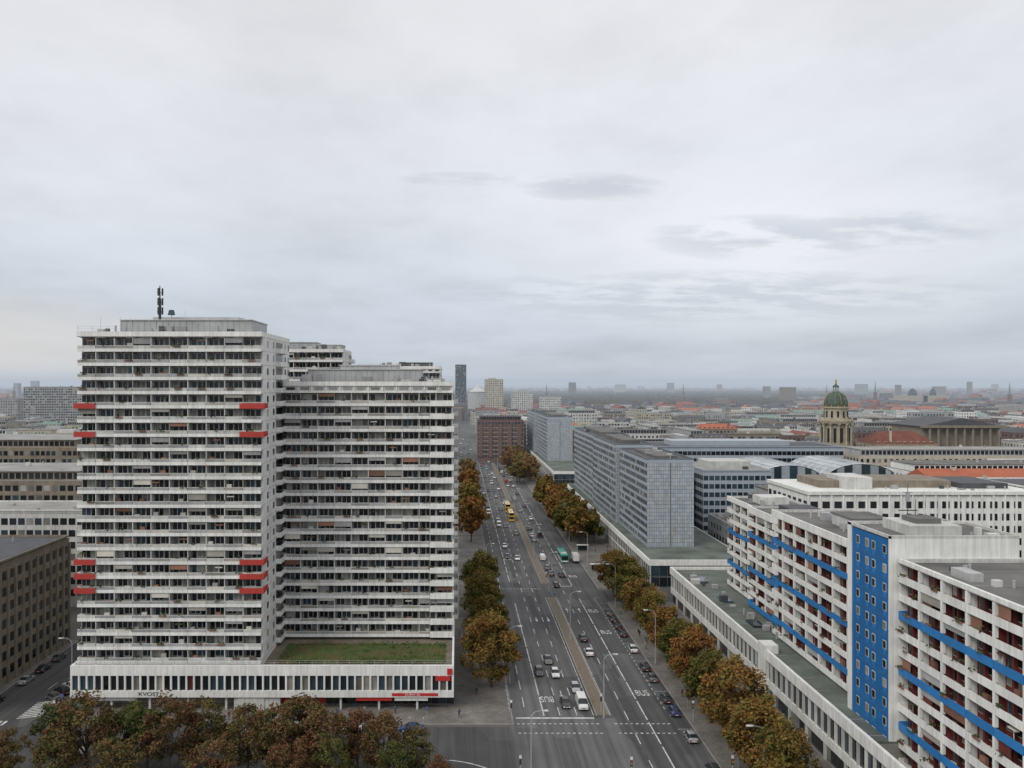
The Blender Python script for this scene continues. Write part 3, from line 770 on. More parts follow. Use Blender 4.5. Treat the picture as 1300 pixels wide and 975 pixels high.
for i in range(6500):
    y=1330+ (rc.random()**1.5)*7500; u=rc.uniform(-60,1380); x=(u-582)*y/1000
    if inforest(x,y) or (-12<x<20 and y<2300): continue
    w=rc.uniform(14,55);d=rc.uniform(12,24); h=rc.uniform(12,25)
    if rc.random()<.015: h+=rc.uniform(8,18)
    if rc.random()<.5: w,d=d,w
    mb.box(x,x+w,y,y+d,0,h,farm,False)
    if rc.random()<.3: mb.gable(x,x+w,y,y+d,h,6,roofr if rc.random()<.4 else roofb,'x' if w>d else 'y',0)
for (u,v,dd,w) in ((43,483,3500,30),(727,485,3400,30),(852,485.5,4200,34),(975,490,2500,18),(1095,487,3500,50),(1233,484,3000,10),(1195,490,2400,30),(20,486,2600,14),(788,487.5,4500,60),(1142,488,3000,14),(1002,491,2000,35),(914,487.5,5200,30),(1265,487,3600,22)):
    x=(u-582)*dd/1000; mb.box(x-w/2,x+w/2,dd,dd+20,0,64-(v-487)*dd/1000,farm,False)
for (u,v,dd) in ((1112,482,1900),(17,483,2200),(868,486,2600),(1283,484,1700),(694,487,2300),(1050,486,2900)):
    x=(u-582)*dd/1000; zt=64-(v-487)*dd/1000; mb.box(x-3,x+3,dd,dd+6,0,zt*.6,rust,False); mb.cyl(x,dd+3,zt*.6,zt,3,.1,roofc,6)
for (u,dd,r) in ((1162,1900,11),(1188,1900,8)):
    x=(u-582)*dd/1000; mb.box(x-30,x+30,dd,dd+40,0,36,cream,False); revolve(mb,x,dd+12,[(r,36),(r*.97,42),(r*.75,48),(r*.4,52),(0.1,54)],glassb,12)
mb.build('distant_city')
def blobs(mb,pts,m):
    ico=[(0,0,1)]+[(math.cos(2*math.pi*i/6+j*.5)*math.cos(e),math.sin(2*math.pi*i/6+j*.5)*math.cos(e),math.sin(e)) for j,e in enumerate((.6,-.1)) for i in range(6)]
    for (x,y,z,r,h) in pts:
        n=len(mb.v); k=mb.mi(m)
        for v in ico: 
            q=rc.uniform(.7,1.25); mb.v.append((x+v[0]*r*q,y+v[1]*r*q,z+v[2]*h*q))
        for i in range(6):
            j=(i+1)%6; mb.f.append((n,n+1+i,n+1+j)); mb.m.append(k); mb.f.append((n+1+i,n+7+i,n+7+j,n+1+j)); mb.m.append(k)
def forestmat():
    m,nt,b=newmat('forest_canopy'); ge=N(nt,'ShaderNodeNewGeometry')
    c=ramp(nt,ge.outputs['Random Per Island'],[(0,(.02,.026,.015)),(.4,(.045,.04,.022)),(.7,(.075,.05,.025)),(1,(.05,.055,.025))])
    nt.links.new(c,b.inputs['Base Color']); b.inputs['Roughness'].default_value=.95; return m
fm=forestmat(); pts=[]
for i in range(16000):
    y=rc.uniform(1650,5200) if rc.random()<.5 else rc.uniform(1650,2600); u=rc.uniform(545,1120); x=(u-582)*y/1000
    if not inforest(x,y): continue
    pts.append((x,y,rc.uniform(9,15),rc.uniform(5,9),rc.uniform(6,10)))
for i in range(4200):
    y=rc.uniform(1300,6000); u=rc.uniform(-60,1360); x=(u-582)*y/1000; pts.append((x,y,rc.uniform(8,15),rc.uniform(5,9),rc.uniform(5,8)))
mb=MB(); blobs(mb,pts,fm); mb.build('distant_forest')
# ------------------------------------------------------------------ trees
def make_tree(name,leafm,hgt,rad,nclump,nleaf,seed,ls=.3,dens=1):
    r=random.Random(seed); mb=MB()
    th=hgt*.33; mb.tube((0,0,-.1),(.1,0,th),.26,.2,bark,8); top=Vector((.1,0,th))
    clumps=[]
    cz=hgt*.60; hz=hgt*.42
    for i in range(nclump):
        for _ in range(40):
            p=Vector((r.uniform(-1,1),r.uniform(-1,1),r.uniform(-1,1)))
            if .3<p.length<1: break
        w=1-.25*max(0,p.z)
        clumps.append(Vector((p.x*rad*w,p.y*rad*w,cz+p.z*hz)))
    for i in range(9):
        a=2*math.pi*i/9+r.uniform(-.3,.3); q=top+Vector((math.cos(a)*rad*.4,math.sin(a)*rad*.4,hgt*r.uniform(.12,.35)))
        mb.tube(top-Vector((0,0,r.uniform(0,1))),q,.13,.07,bark,5)
        for c in sorted(clumps,key=lambda c:(c-q).length)[:4]: mb.tube(q,c,.06,.02,bark,4)
    mb.tube(top,(r.uniform(-.4,.4),0,hgt*.85),.16,.04,bark,6)
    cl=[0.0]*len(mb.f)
    for c in clumps:
        cr=r.uniform(.75,1.5)*rad/4.5; val=r.random()
        for k in range(nleaf):
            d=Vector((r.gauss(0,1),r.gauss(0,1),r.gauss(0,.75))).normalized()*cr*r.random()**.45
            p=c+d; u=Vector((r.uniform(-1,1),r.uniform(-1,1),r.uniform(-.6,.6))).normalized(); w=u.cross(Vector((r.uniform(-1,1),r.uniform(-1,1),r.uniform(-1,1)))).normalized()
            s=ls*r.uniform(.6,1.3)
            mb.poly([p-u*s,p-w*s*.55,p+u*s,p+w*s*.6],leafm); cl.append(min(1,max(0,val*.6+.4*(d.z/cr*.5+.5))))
    me=mb.mesh(name)
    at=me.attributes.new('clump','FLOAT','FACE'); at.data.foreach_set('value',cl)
    return me
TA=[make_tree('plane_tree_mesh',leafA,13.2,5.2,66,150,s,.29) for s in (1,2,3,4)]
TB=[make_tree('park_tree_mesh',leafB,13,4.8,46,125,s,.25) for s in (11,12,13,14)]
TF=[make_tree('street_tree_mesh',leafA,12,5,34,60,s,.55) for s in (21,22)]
rt=random.Random(5)
def tree(name,lib,x,y,s=1,sx=None): 
    return place(name,rt.choice(lib),x,y,.1,rt.uniform(0,6.28),(s*rt.uniform(.92,1.1),s*rt.uniform(.92,1.1),s*rt.uniform(.92,1.06)) )
for (x,y,s) in ((7.0,166,1.08),(6.6,178,1.0),(7,190,.94),(6.4,206,.97),(6.6,218,.92),(6.3,231,1.0),(6.8,243,.94)): tree('plane_tree',TA,x,y,s)
for (x,y,s) in ((5.2,318,1.1),(5.5,329,1.05),(6,340,1.05),(6,352,1),(6.3,366,1.1),(6,382,1),(5.8,400,1.05),(6,420,1.0),(6,440,1.1),(6,460,1),(6,480,1.1),(6,505,1.1),(6,530,1)): tree('plane_tree',TF,x,y,s*1.15)
for (x,y,s) in ((48.5,117,.95),(48.8,127,1.02),(49,139,1.08),(48,150,.9),(48.6,161,1.0),(48.3,172,.95),(48.8,184,.9),(48.4,197,.85),(48.6,211,.95),(48.9,222,1.05),(49,231,1.05),(47.5,239,.98)): tree('plane_tree',TA,x,y,s)
for i in range(13): tree('plane_tree',TF,46.5+rt.uniform(-2,2),312+i*9,1.25)
for i in range(22): tree('plane_tree',TF,42+rt.uniform(-5,6),500+i*6,1.3)
for i in range(8): tree('plane_tree',TF,54+rt.uniform(-2,2),316+i*13,1.0)
for (x,y,s) in ((-76,120,.66),(-66.5,131.5,.92),(-60.5,128,1.02),(-56.5,134,.8),(-51,129,.9),(-46.5,126.5,1.1),(-42,131,.86),(-34.5,129,.9),(-30,126.5,1.0),(-26,130,1.0),(-22,127,.9),(-16.5,129,.82),(-12,126.5,.8),(-7,127,.66),(-71,124,.7),(-53,122,.8),(-38,122,.74),(-19,121,.72),(51,107,.85),(-3,121,.5),(-63,124,.78),(-26,122,.78),(-10,122,.62)): tree('park_tree',TB,x,y,s)
for i in range(70):
    for _ in range(30):
        x=rt.uniform(-420,520); y=rt.uniform(330,900)
        if free(x-4,x+4,y-4,y+4) and visible(x,y): break
    tree('street_tree',TF,x,y,rt.uniform(.8,1.2))
# ------------------------------------------------------------------ vehicles
def car_mesh(name,kind):
    mb=MB()
    if kind=='sedan': st=[(2.25,.38,.52,.58,.72,.55),(2.12,.24,.64,.70,.86,.68),(1.1,.2,.80,.93,.9,.74),(.35,.2,.86,1.40,.9,.60),(-.85,.2,.88,1.42,.9,.60),(-1.55,.2,.90,1.02,.9,.70),(-2.15,.26,.84,.96,.87,.70),(-2.27,.4,.62,.72,.78,.66)]; cab=(2,5)
    elif kind=='hatch': st=[(2.0,.38,.55,.62,.72,.55),(1.88,.22,.68,.76,.84,.68),(1.05,.2,.84,.98,.88,.72),(.4,.2,.9,1.50,.88,.60),(-1.2,.2,.92,1.52,.88,.62),(-1.85,.2,.94,1.12,.87,.68),(-1.98,.28,.8,.9,.84,.66),(-2.04,.4,.6,.66,.78,.62)]; cab=(2,5)
    else: st=[(2.55,.4,.7,.8,.8,.7),(2.42,.25,.9,1.02,.93,.78),(1.85,.25,1.05,1.2,.96,.82),(1.15,.25,1.1,2.05,.97,.78),(-2.3,.25,1.1,2.1,.97,.82),(-2.5,.28,1.05,2.0,.96,.8),(-2.56,.4,.8,1.0,.92,.78)]; cab=(2,4)
    rings=[]
    for (y,zb,zm,zt,wb,wt) in st:
        r=[(-wb*.92,zb),(-wb,zb+.18),(-wb*.985,zm),(-wt,zt-.03),(-wt*.6,zt+.015),(wt*.6,zt+.015),(wt,zt-.03),(wb*.985,zm),(wb,zb+.18),(wb*.92,zb)]
        n=len(mb.v); mb.v+=[(x,y,z) for x,z in r]; rings.append(n)
    kp=mb.mi(carp);kg=mb.mi(glassd)
    for s in range(len(rings)-1):
        a,b=rings[s],rings[s+1]
        for i in range(9):
            m=kp
            inc=cab[0]<=s<cab[1]
            if inc and i in (2,6): m=kg
            if i in (3,4,5) and (s==cab[0] or (s==cab[1]-1 and kind!='van')): m=kg
            if kind=='van' and i in (2,6) and s>cab[0]: m=kp
            mb.f.append((a+i,b+i,b+i+1,a+i+1)); mb.m.append(m)
        mb.f.append((a+9,b+9,b,a)); mb.m.append(mb.mi(darkm))
    mb.f.append(tuple(rings[0]+i for i in range(10))); mb.m.append(kp)
    mb.f.append(tuple(rings[-1]+i for i in reversed(range(10)))); mb.m.append(kp)
    yf=st[0][0]; yr=st[-1][0]; zl=st[1][2]-.12; zr=st[-2][2]-.15
    for sx in (-1,1):
        mb.box(sx*.52-.16,sx*.52+.16,yf-.16,yf+.03,zl-.12,zl+.06,headl)
        mb.box(sx*.62-.13,sx*.62+.13,yr-.03,yr+.12,zr-.1,zr+.14,taill)
        mb.box(sx*.98-.1,sx*.98+.1,st[3][0]+.28,st[3][0]+.42,st[2][2]+.05,st[2][2]+.2,carp)
        for wy in ((yf-.85),(yr+.8)):
            n=len(mb.v);k=mb.mi(tyre);rr=.33;sg=12
            for xx in (sx*.93,sx*.7):
                for i in range(sg): mb.v.append((xx,wy+rr*math.cos(i*2*math.pi/sg),rr+rr*math.sin(i*2*math.pi/sg)))
            for i in range(sg): j=(i+1)%sg; mb.f.append((n+i,n+j,n+sg+j,n+sg+i)); mb.m.append(k)
            mb.f.append(tuple(n+i for i in range(sg))); mb.m.append(k)
            n=len(mb.v); 
            for i in range(8): mb.v.append((sx*.94,wy+.19*math.cos(i*math.pi/4),rr+.19*math.sin(i*math.pi/4)))
            mb.f.append(tuple(n+i for i in range(8))); mb.m.append(mb.mi(steel))
    mb.box(-.3,.3,yf-.05,yf+.012,zl-.28,zl-.12,darkm); mb.box(-.26,.26,yf,yf+.02,.42,.52,white); mb.box(-.26,.26,yr-.02,yr,.5,.6,white)
    if kind!='van':
        for sx in (-1,1):
            y=-.25; mb.tube((sx*st[3][4]*.98,y,st[3][2]),(sx*(st[3][5]+.01),y,st[3][3]-.04),.05,.05,carp,4)
    return mb.mesh(name)
CM={k:car_mesh(k+'_mesh',k) for k in('sedan','hatch','van')}
def bus_mesh(name,L,Hh,decks,green):
    mb=MB(); w=1.25
    pr=[(-w,.35),(-w,Hh-.2),(-w+.18,Hh),(w-.18,Hh),(w,Hh-.2),(w,.35)]
    n=len(mb.v)
    for y in (-L/2,L/2): mb.v+=[(x,y,z) for x,z in pr]
    for i in range(6): j=(i+1)%6; mb.f.append((n+i,n+j,n+6+j,n+6+i)); mb.m.append(mb.mi(carp))
    mb.f.append(tuple(n+i for i in reversed(range(6)))); mb.m.append(mb.mi(carp)); mb.f.append(tuple(n+6+i for i in range(6))); mb.m.append(mb.mi(carp))
    for dk in range(decks):
        z0=1.25+dk*1.75; z1=z0+(1.1 if decks==2 else 1.35)
        nw=int(L/1.5)
        for i in range(nw):
            a=-L/2+.3+i*(L-.6)/nw; b=a+(L-.6)/nw-.1
            for sx in(-1,1): mb.box(sx*w-.02 if sx<0 else w,sx*w if sx<0 else w+.02,a,b,z0,z1,glassd)
        for yy in (-L/2-.02,L/2): mb.box(-w+.12,w-.12,yy,yy+.02,z0-.1,z1,glassd)
    for sx in(-1,1):
        for yy in (L/2-2.4,-L/2+3):
            n=len(mb.v);k=mb.mi(tyre);rr=.48;sg=12
            for xx in (sx*1.27,sx*1.0):
                for i in range(sg): mb.v.append((xx,yy+rr*math.cos(i*2*math.pi/sg),rr+rr*math.sin(i*2*math.pi/sg)))
            for i in range(sg): j=(i+1)%sg; mb.f.append((n+i,n+j,n+sg+j,n+sg+i)); mb.m.append(k)
            mb.f.append(tuple(n+i for i in range(sg))); mb.m.append(k)
        mb.box(sx*.9-.18,sx*.9+.18,L/2-.05,L/2+.03,.6,.8,headl); mb.box(sx*1.0-.12,sx*1.0+.12,-L/2-.03,-L/2+.05,.7,1.1,taill)
    mb.box(-.9,.9,-L/2+1.5,-L/2+4,Hh,Hh+.2,white2); mb.box(-.5,.5,1,2,Hh,Hh+.12,greyc)
    if green: mb.box(-w-.01,w+.01,-L/2-.025,L/2+.025,.5,.9,white)
    return mb.mesh(name)
busm=bus_mesh('city_bus_mesh',12,3.1,1,True); ddm=bus_mesh('double_decker_mesh',12.5,4.1,2,False)
def truckm():
    mb=MB(); mb.box(-1.05,1.05,-3.3,1.3,.9,3.2,carp); mb.box(-1.0,1.0,-3.2,1.2,.6,.9,darkm)
    k=carp; v=[(-.95,1.4,.5),(.95,1.4,.5),(.95,3.1,.5),(-.95,3.1,.5),(-.95,3.1,1.25),(.95,3.1,1.25),(.85,2.5,2.2),(-.85,2.5,2.2),(-.85,1.4,2.3),(.85,1.4,2.3)]
    P=lambda *i,m=k: mb.poly([v[j] for j in i],m)
    P(3,2,5,4); P(4,5,6,7,m=glassd); P(7,6,9,8); P(0,1,9,8); P(2,1,9,6,5); P(0,3,4,7,8)
    for sx in(-1,1):
        mb.box(sx*.93-.02,sx*.93+.02,1.7,2.6,1.25,1.9,glassd)
        for yy in(2.3,-2.2): mb.tube((sx*.75,yy,.42),(sx*1.0,yy,.42),.42,.42,tyre,12)
    return mb.mesh('box_van_mesh')
bvm=truckm()
C=dict(w=(.72,.72,.70),k=(.015,.015,.018),g=(.10,.105,.11),s=(.36,.37,.38),b=(.02,.05,.14),r=(.42,.015,.015),d=(.04,.045,.055),n=(.03,.06,.05),y=(.75,.45,.02),t=(.02,.33,.27),o=(.35,.28,.2))
taken=[]
def car(k,c,x,y,rot=0,name='car'): 
    taken.append((x,y))
    return place({'van':'delivery_van'}.get(k,name),CM[k],x,y,.004,rot,1,C[c])
PI=math.pi
for k,c,x,y in (('sedan','g',20.6,181.5),('hatch','w',21.2,172.8),('sedan','k',21.3,157),('van','w',24.5,156.4),('hatch','s',24.4,164.5),('hatch','d',17.8,174),
    ('sedan','w',21.4,287),('hatch','k',18,290),('sedan','w',18.1,309),('hatch','g',24.5,335),('sedan','d',21,352),('van','w',14.8,388),('sedan','k',21.3,400),('hatch','w',24.5,420),('sedan','s',21.2,446),('hatch','k',18,470),('sedan','w',24.3,478),('van','w',21.3,505),('sedan','d',18.2,540),('hatch','w',24,560),('sedan','s',21,590),('hatch','k',18,610),
    ('hatch','s',2.5,700),('sedan','w',2.5,730),('sedan','k',5.5,780),('van','w',2.5,840),('sedan','w',5,905)):
    car(k,c,x,y,PI)
for k,c,x,y in (('sedan','w',30.9,186.6),('sedan','k',31.2,197),('hatch','k',30.9,249),('sedan','d',31,264),('hatch','g',30.8,272),('van','w',30.6,287),('hatch','k',34.3,262),('sedan','w',34.2,372),('hatch','w',30.8,330),('sedan','k',31,346),('sedan','s',30.8,395),('hatch','b',34.1,410),('van','s',30.9,433),('sedan','k',34,455),('hatch','w',30.8,492),('sedan','w',34.2,520),('sedan','k',31,545),('hatch','s',34,580),('sedan','k',9.5,720),('hatch','w',12,760),('sedan','s',9.5,820)):
    car(k,c,x,y,0)
taken+=[(24.7,372),(24.7,398),(24.7,366),(24.7,378),(24.7,392),(24.7,404)]
for i in range(34):
    lx=rt.choice([14.8,18.1,21.3,24.5,30.9,34.2]); yy=rt.uniform(320,645)
    if any(abs(lx-a)<2.5 and abs(yy-b)<8 for a,b in taken): continue
    car(rt.choice(['sedan','hatch','hatch','van']),rt.choice('wwksgkdwr'),lx+rt.uniform(-.2,.2),yy,PI if lx<27 else 0)
place('double_decker_bus',ddm,24.7,372,.004,PI,1,C['y']); place('double_decker_bus',ddm,24.7,398,.004,PI,1,C['y'])
place('city_bus',busm,38.0,287,.004,0,1,C['t']); place('box_truck',bvm,42,284,.004,0,1,C['w'])
cols='kkgdkskbdkgkwdk'
yy=112
i=0
while yy<222:
    if i not in (4,9,13,6): car(rt.choice(['sedan','hatch','hatch','sedan']),cols[i%15],41.9+rt.uniform(-.12,.12),yy,0,'parked_car')
    yy+=rt.uniform(5.3,6.4) if i!=11 else 12; i+=1
for k,c,x,y,r in (('hatch','s',-82,169,.95),('sedan','w',-81.5,166,.95),('hatch','k',-82,163,.95),('sedan','g',-82.2,160,.95),('hatch','w',-81.5,172.5,.95),('sedan','r',-73.5,144,1.5),('hatch','w',-66.5,136.5,-1.6),('sedan','k',-92.7,176,0),('hatch','g',-92.7,183,0),('sedan','s',-92.7,169,0),('hatch','k',-92.7,158,0),('sedan','k',-37.5,145.5,1.2),('hatch','s',-30,145.5,1.5),('sedan','w',-20,145.5,1.57),('hatch','r',-14,145.4,1.6),('sedan','b',-8.7,145.4,1.5),('hatch','k',-47,145.4,1.57),('sedan','s',-55,145.5,1.57),('hatch','d',-25,145.5,1.57),('van','g',-89,215,0),('sedan','w',-83,240,0)):
    car(k,c,x,y,r,'parked_car')
# ------------------------------------------------------------------ street furniture
def lampm(double,h=12):
    mb=MB(); mb.cyl(0,0,0,1.2,.16,.14,steel,10); mb.cyl(0,0,1.2,h,.11,.06,steel,8)
    for s in ((-1,1) if double else (-1,)):
        p=[(0,0,h-.1),(s*.6,0,h+.55),(s*1.6,0,h+.8),(s*2.2,0,h+.8)]
        for a,b in zip(p,p[1:]): mb.tube(a,b,.05,.045,steel,6)
        mb.box(s*2.2-.5,s*2.2+.5,-.17,.17,h+.68,h+.84,white2); mb.box(s*2.2-.42,s*2.2+.42,-.13,.13,h+.64,h+.68,headl)
    return mb.mesh('street_lamp_mesh')
L1=lampm(False,11.5)
for y in (150.5,196,242,290,340,390,440,500,560): place('street_lamp',L1,27.8,y,.12,0 if int(y)%2 else PI)
for x,y,r in ((46.2,119,0),(10.9,168,PI),(45,180,0),(45,226,0),(11.5,124.5,PI),(45,275,0),(45,320,0),(9,255,PI),(-78.5,190,0),(-78.5,160,0),(60,320,0)): place('street_lamp',L1,x,y,.12,r)
def signal():
    mb=MB(); mb.cyl(0,0,0,3.4,.08,.07,steel,8); mb.box(-.17,.17,-.15,.1,2.5,3.5,darkm)
    for i,m in enumerate((clut3,yellowp,signr)): mb.tube((0,-.15,2.68+i*.32),(0,-.22,2.68+i*.32),.11,.11,m,8)
    mb.box(-.2,.2,-.02,.02,3.5,4.0,white); return mb.mesh('traffic_light_mesh')
sg_=signal()
for x,y,r in ((10.0,149.2,PI),(27.6,152.3,PI),(44.4,149,0),(44.2,127,0),(10,127,PI),(27.8,126.5,0),(10,250,PI),(44.3,247,0),(27.9,250.5,0),(-76.5,149,0)): place('traffic_light',sg_,x,y,.12,r)
def signm(kind):
    mb=MB(); mb.cyl(0,0,0,2.9,.035,.035,steel,6)
    if kind=='bus': 
        mb.cyl(0,0,2.3,2.9,.03,.03,yellowp); mb.box(-.35,.35,-.03,.03,2.3,3.2,white); mb.box(-.2,.2,-.045,-.03,2.6,3.0,darkm)
    else:
        n=len(mb.v)
        for yy in (-.03,.03):
            for i in range(14): mb.v.append((.32*math.cos(i*math.pi/7),yy,2.6+.32*math.sin(i*math.pi/7)))
        mb.f.append(tuple(n+i for i in range(14)));mb.m.append(mb.mi(bluew)); mb.f.append(tuple(n+27-i for i in range(14)));mb.m.append(mb.mi(steel))
        mb.tube((-.22,-.04,2.4),(.22,-.04,2.8),.04,.04,signr,4)
    return mb.mesh(kind+'_sign_mesh')
bs=signm('bus'); ns=signm('ns')
place('bus_stop_sign',bs,46.3,130.5,.12,0,1.4); place('bus_stop_sign',bs,9.6,260,.12)
for x,y in ((45,155),(45,190),(9.7,175),(9.7,215),(-78,155),(28,230),(-40,148.6),(-6,148.7)): place('traffic_sign',ns,x,y,.12)
mb=MB(); 
for a in (0,4): 
    for b in (0,1.4): mb.box(a-.05,a+.05,b-.05,b+.05,0,2.4,steel)
mb.box(-.3,4.3,-.2,1.7,2.4,2.52,white2); mb.box(0,4,1.4,1.43,.4,2.3,glassb); mb.box(.5,3.5,.9,1.3,.42,.48,darkm); mb.box(.6,.7,.95,1.25,0,.42,darkm); mb.box(3.3,3.4,.95,1.25,0,.42,darkm)
sm=mb.mesh('bus_shelter_mesh')
for x,y in ((45.2,268),(45.4,300)): place('bus_shelter',sm,x,y,.12,0)
mb=MB(); mb.cyl(0,0,0,.9,.09,.09,steel,8); mb.cyl(0,0,.9,1.0,.1,.04,white,8); bm=mb.mesh('bollard_mesh')
for i in range(12): place('bollard',bm,9.95,153+i*2.2,.12)
for i in range(10): place('bollard',bm,-30+i*2.6,148.6,.12)
mb=MB(); mb.cyl(0,0,0,2.8,.62,.62,greyc,14); mb.cyl(0,0,2.8,3.0,.72,.72,greyc,14); mb.cyl(0,0,3.0,3.3,.6,.1,greyc,14); place('advertising_column',mb.mesh('advertising_column_mesh'),4,175,.12)
# ------------------------------------------------------------------ pedestrians
def person(name,ph):
    V=[(0,0,.95),(0,0,1.2),(0,.0,1.42),(0,.01,1.52),(0,.03,1.68),(0,.03,1.76),
       (-.19,0,1.42),(-.25,-.08*ph,1.15),(-.24,.05-.2*ph,.92),(.19,0,1.42),(.25,.12*ph,1.15),(.24,.1+.2*ph,.93),
       (-.1,0,.9),(-.11,.18*ph,.5),(-.11,.12*ph,.08),(-.11,.12*ph+.15,.04),(.1,0,.9),(.11,-.06*ph,.5),(.11,-.3*ph,.1),(.11,-.3*ph+.15,.04)]
    E=[(0,1),(1,2),(2,3),(3,4),(4,5),(2,6),(6,7),(7,8),(2,9),(9,10),(10,11),(0,12),(12,13),(13,14),(14,15),(0,16),(16,17),(17,18),(18,19)]
    Rr=[.17,.16,.17,.06,.11,.08,.085,.06,.04,.085,.06,.04,.1,.075,.05,.04,.1,.075,.05,.04]
    me=bpy.data.meshes.new(name); me.from_pydata(V,E,[]); o=bpy.data.objects.new(name+'_tmp',me); scene.collection.objects.link(o)
    m=o.modifiers.new('s','SKIN'); 
    for i,r in enumerate(Rr): me.skin_vertices[0].data[i].radius=(r,r*.8) 
    me.skin_vertices[0].data[0].use_root=True
    o.modifiers.new('u','SUBSURF').levels=1
    dg=bpy.context.evaluated_depsgraph_get(); out=bpy.data.meshes.new_from_object(o.evaluated_get(dg)); bpy.data.objects.remove(o)
    out.materials.clear()
    for x in (coatm,trous,skinm,bark): out.materials.append(x)
    for p in out.polygons:
        z=p.center.z; p.material_index=1 if z<.85 and abs(p.center.x)<.19 else (2 if z>1.54 and p.center.y>.04 and z<1.72 else (3 if z>1.56 else 0)); p.use_smooth=True
    return out
PM=[person('pedestrian_mesh',1),person('pedestrian_mesh',-.6)]
for i in range(34):
    if i<14: x,y=rt.choice([(rt.uniform(-.3,4),rt.uniform(150,245)),(rt.uniform(-60,-4),rt.uniform(149.5,153))])
    elif i<28: x,y=rt.uniform(51,60.0),rt.uniform(112,320)
    else: x,y=rt.uniform(44.5,46.5),rt.uniform(145,225)
    place('pedestrian',rt.choice(PM),x,y,.12,rt.choice([0,PI])+rt.uniform(-.4,.4),1,rt.choice([(.03,.03,.04),(.2,.03,.03),(.08,.09,.15),(.35,.3,.25),(.02,.05,.04)]))
# ------------------------------------------------------------------ haze
mb=MB(); m=bpy.data.materials.new('haze'); m.use_nodes=True; nt=m.node_tree; nt.nodes.remove(nt.nodes['Principled BSDF'])
dens=.00019
ab=N(nt,'ShaderNodeVolumeAbsorption'); ab.inputs['Color'].default_value=(0,0,0,1); ab.inputs['Density'].default_value=dens
em=N(nt,'ShaderNodeEmission'); em.inputs['Color'].default_value=(.46,.52,.60,1); em.inputs['Strength'].default_value=dens  # volume glows by itself, standing in for skylight scattered in distant air
ad=N(nt,'ShaderNodeAddShader'); nt.links.new(ab.outputs[0],ad.inputs[0]); nt.links.new(em.outputs[0],ad.inputs[1]); nt.links.new(ad.outputs[0],nt.nodes['Material Output'].inputs['Volume'])
mb.box(-14000,14000,443,16000,-8,130,m); hz=mb.build('haze')
# ------------------------------------------------------------------ sky
w=bpy.data.worlds.new('World'); scene.world=w; w.use_nodes=True; nt=w.node_tree; bg=nt.nodes['Background']
sky=N(nt,'ShaderNodeTexSky',sky_type='NISHITA'); sky.sun_disc=False; EL,AZ=math.radians(42),math.radians(-135)
sky.sun_elevation=EL; sky.sun_rotation=AZ
tc=N(nt,'ShaderNodeTexCoord'); sx=N(nt,'ShaderNodeSeparateXYZ'); nt.links.new(tc.outputs['Generated'],sx.inputs[0])
def M(op,a,b=None,c=None,clamp=False):
    n=N(nt,'ShaderNodeMath',operation=op); n.use_clamp=clamp
    for i,v in enumerate((a,b,c)):
        if v is None: continue
        if hasattr(v,'is_output'): nt.links.new(v,n.inputs[i])
        else: n.inputs[i].default_value=v
    return n.outputs[0]
x,y,z=sx.outputs; zz=M('ADD',M('MAXIMUM',z,0),.13)
cb=N(nt,'ShaderNodeCombineXYZ'); nt.links.new(M('DIVIDE',x,zz),cb.inputs[0]); nt.links.new(M('DIVIDE',y,zz),cb.inputs[1])
base=ramp(nt,z,[(0,(.58,.62,.68)),(.04,(.54,.59,.67)),(.12,(.60,.64,.71)),(.22,(.72,.74,.785)),(.42,(.80,.805,.83)),(1,(.84,.84,.86))])
n1=noise(nt,.42,7,vec=cb.outputs[0],stretch=(1,.8,1),rough=.5)
n2=noise(nt,1.2,8,vec=cb.outputs[0],stretch=(1.1,.9,1),rough=.6)
n3=noise(nt,2.6,8,vec=cb.outputs[0],stretch=(1,1.7,1),rough=.62)
c=mixc(nt,base,ramp(nt,n1,[(.32,g(.86)),(.5,g(1.0)),(.68,g(1.1))]),1.0,'MULTIPLY')
c=mixc(nt,c,ramp(nt,n2,[(.32,g(.90)),(.5,g(1.0)),(.68,g(1.06))]),1.0,'MULTIPLY')
yy_=M('MAXIMUM',y,.05); px_=M('DIVIDE',x,yy_); pz_=M('DIVIDE',z,yy_)
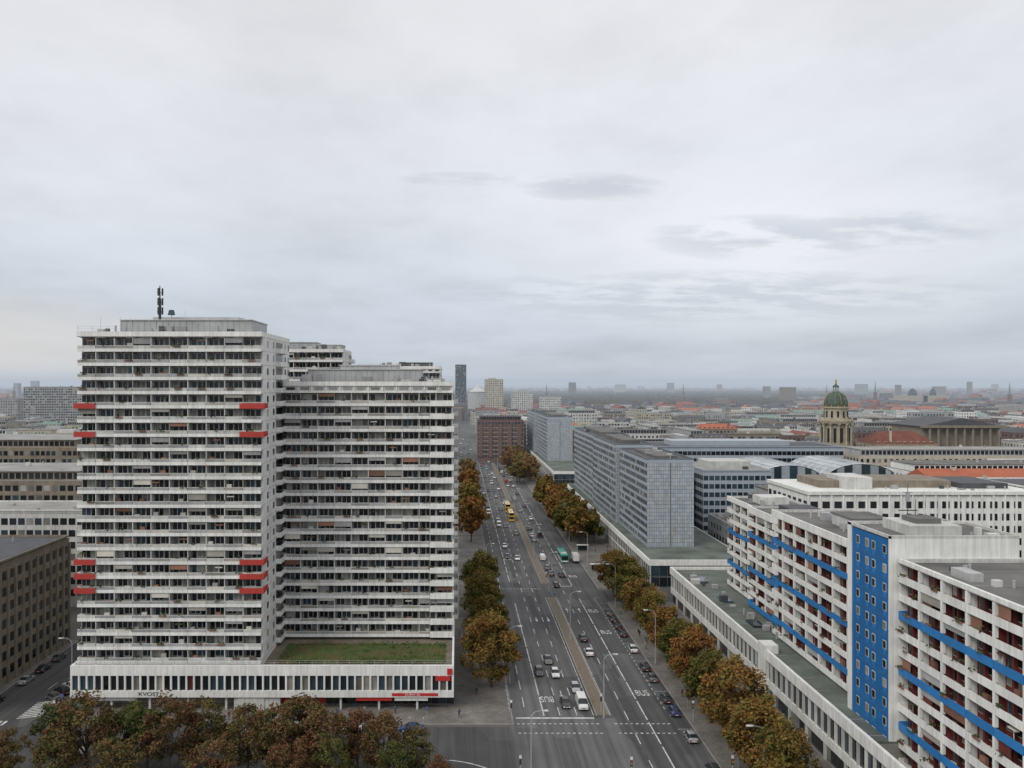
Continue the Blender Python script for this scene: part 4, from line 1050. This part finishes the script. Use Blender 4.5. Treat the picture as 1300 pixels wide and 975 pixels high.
def mask(cx,cz,rx,rz):
    a=M('POWER',M('DIVIDE',M('SUBTRACT',px_,cx),rx),2); b=M('POWER',M('DIVIDE',M('SUBTRACT',pz_,cz),rz),2)
    return M('SUBTRACT',1.0,M('ADD',a,b),clamp=True)
c=mixc(nt,c,(.80,.74,.67),M('MULTIPLY',mask(-.62,.03,.32,.10),.6))
c=mixc(nt,c,(.90,.90,.91),M('MULTIPLY',mask(.40,.17,.42,.13),.55))
msk=M('MAXIMUM',M('MAXIMUM',mask(.17,.25,.10,.02),mask(.40,.185,.17,.032)),M('MAXIMUM',mask(.55,.195,.14,.03),M('MAXIMUM',mask(.34,.112,.40,.035),mask(-.0,.26,.08,.010))))
st=M('MULTIPLY',M('POWER',msk,.6),ramp(nt,n3,[(.42,g(0)),(.56,g(1))]))
c=mixc(nt,c,(.50,.53,.60),M('MULTIPLY',st,.65))
sk=N(nt,'ShaderNodeMix',data_type='RGBA',blend_type='ADD'); sk.inputs[0].default_value=.01
nt.links.new(c,sk.inputs[6]); nt.links.new(sky.outputs[0],sk.inputs[7])
nt.links.new(sk.outputs[2],bg.inputs['Color']); bg.inputs['Strength'].default_value=1.0
sd=bpy.data.lights.new('sun','SUN'); sd.energy=1.4; sd.angle=math.radians(22); sd.color=(1,.95,.87)
so=bpy.data.objects.new('sun',sd); scene.collection.objects.link(so)
dirv=Vector((math.sin(AZ)*math.cos(EL),math.cos(AZ)*math.cos(EL),math.sin(EL)))
so.rotation_euler=dirv.to_track_quat('Z','Y').to_euler(); so.location=dirv*200
# ------------------------------------------------------------------ camera
cd=bpy.data.cameras.new('camera'); cam=bpy.data.objects.new('camera',cd); scene.collection.objects.link(cam)
cam.location=(0,0,H); cam.rotation_euler=(math.pi/2,0,0); cd.sensor_width=36; cd.lens=36*1000/1300; cd.shift_x=(650-582)/1300; cd.shift_y=0
cd.clip_start=.5; cd.clip_end=60000
scene.camera=cam
scene.view_settings.view_transform='Standard'; scene.view_settings.look='None'; scene.view_settings.exposure=0
print('city buildings',cnt)
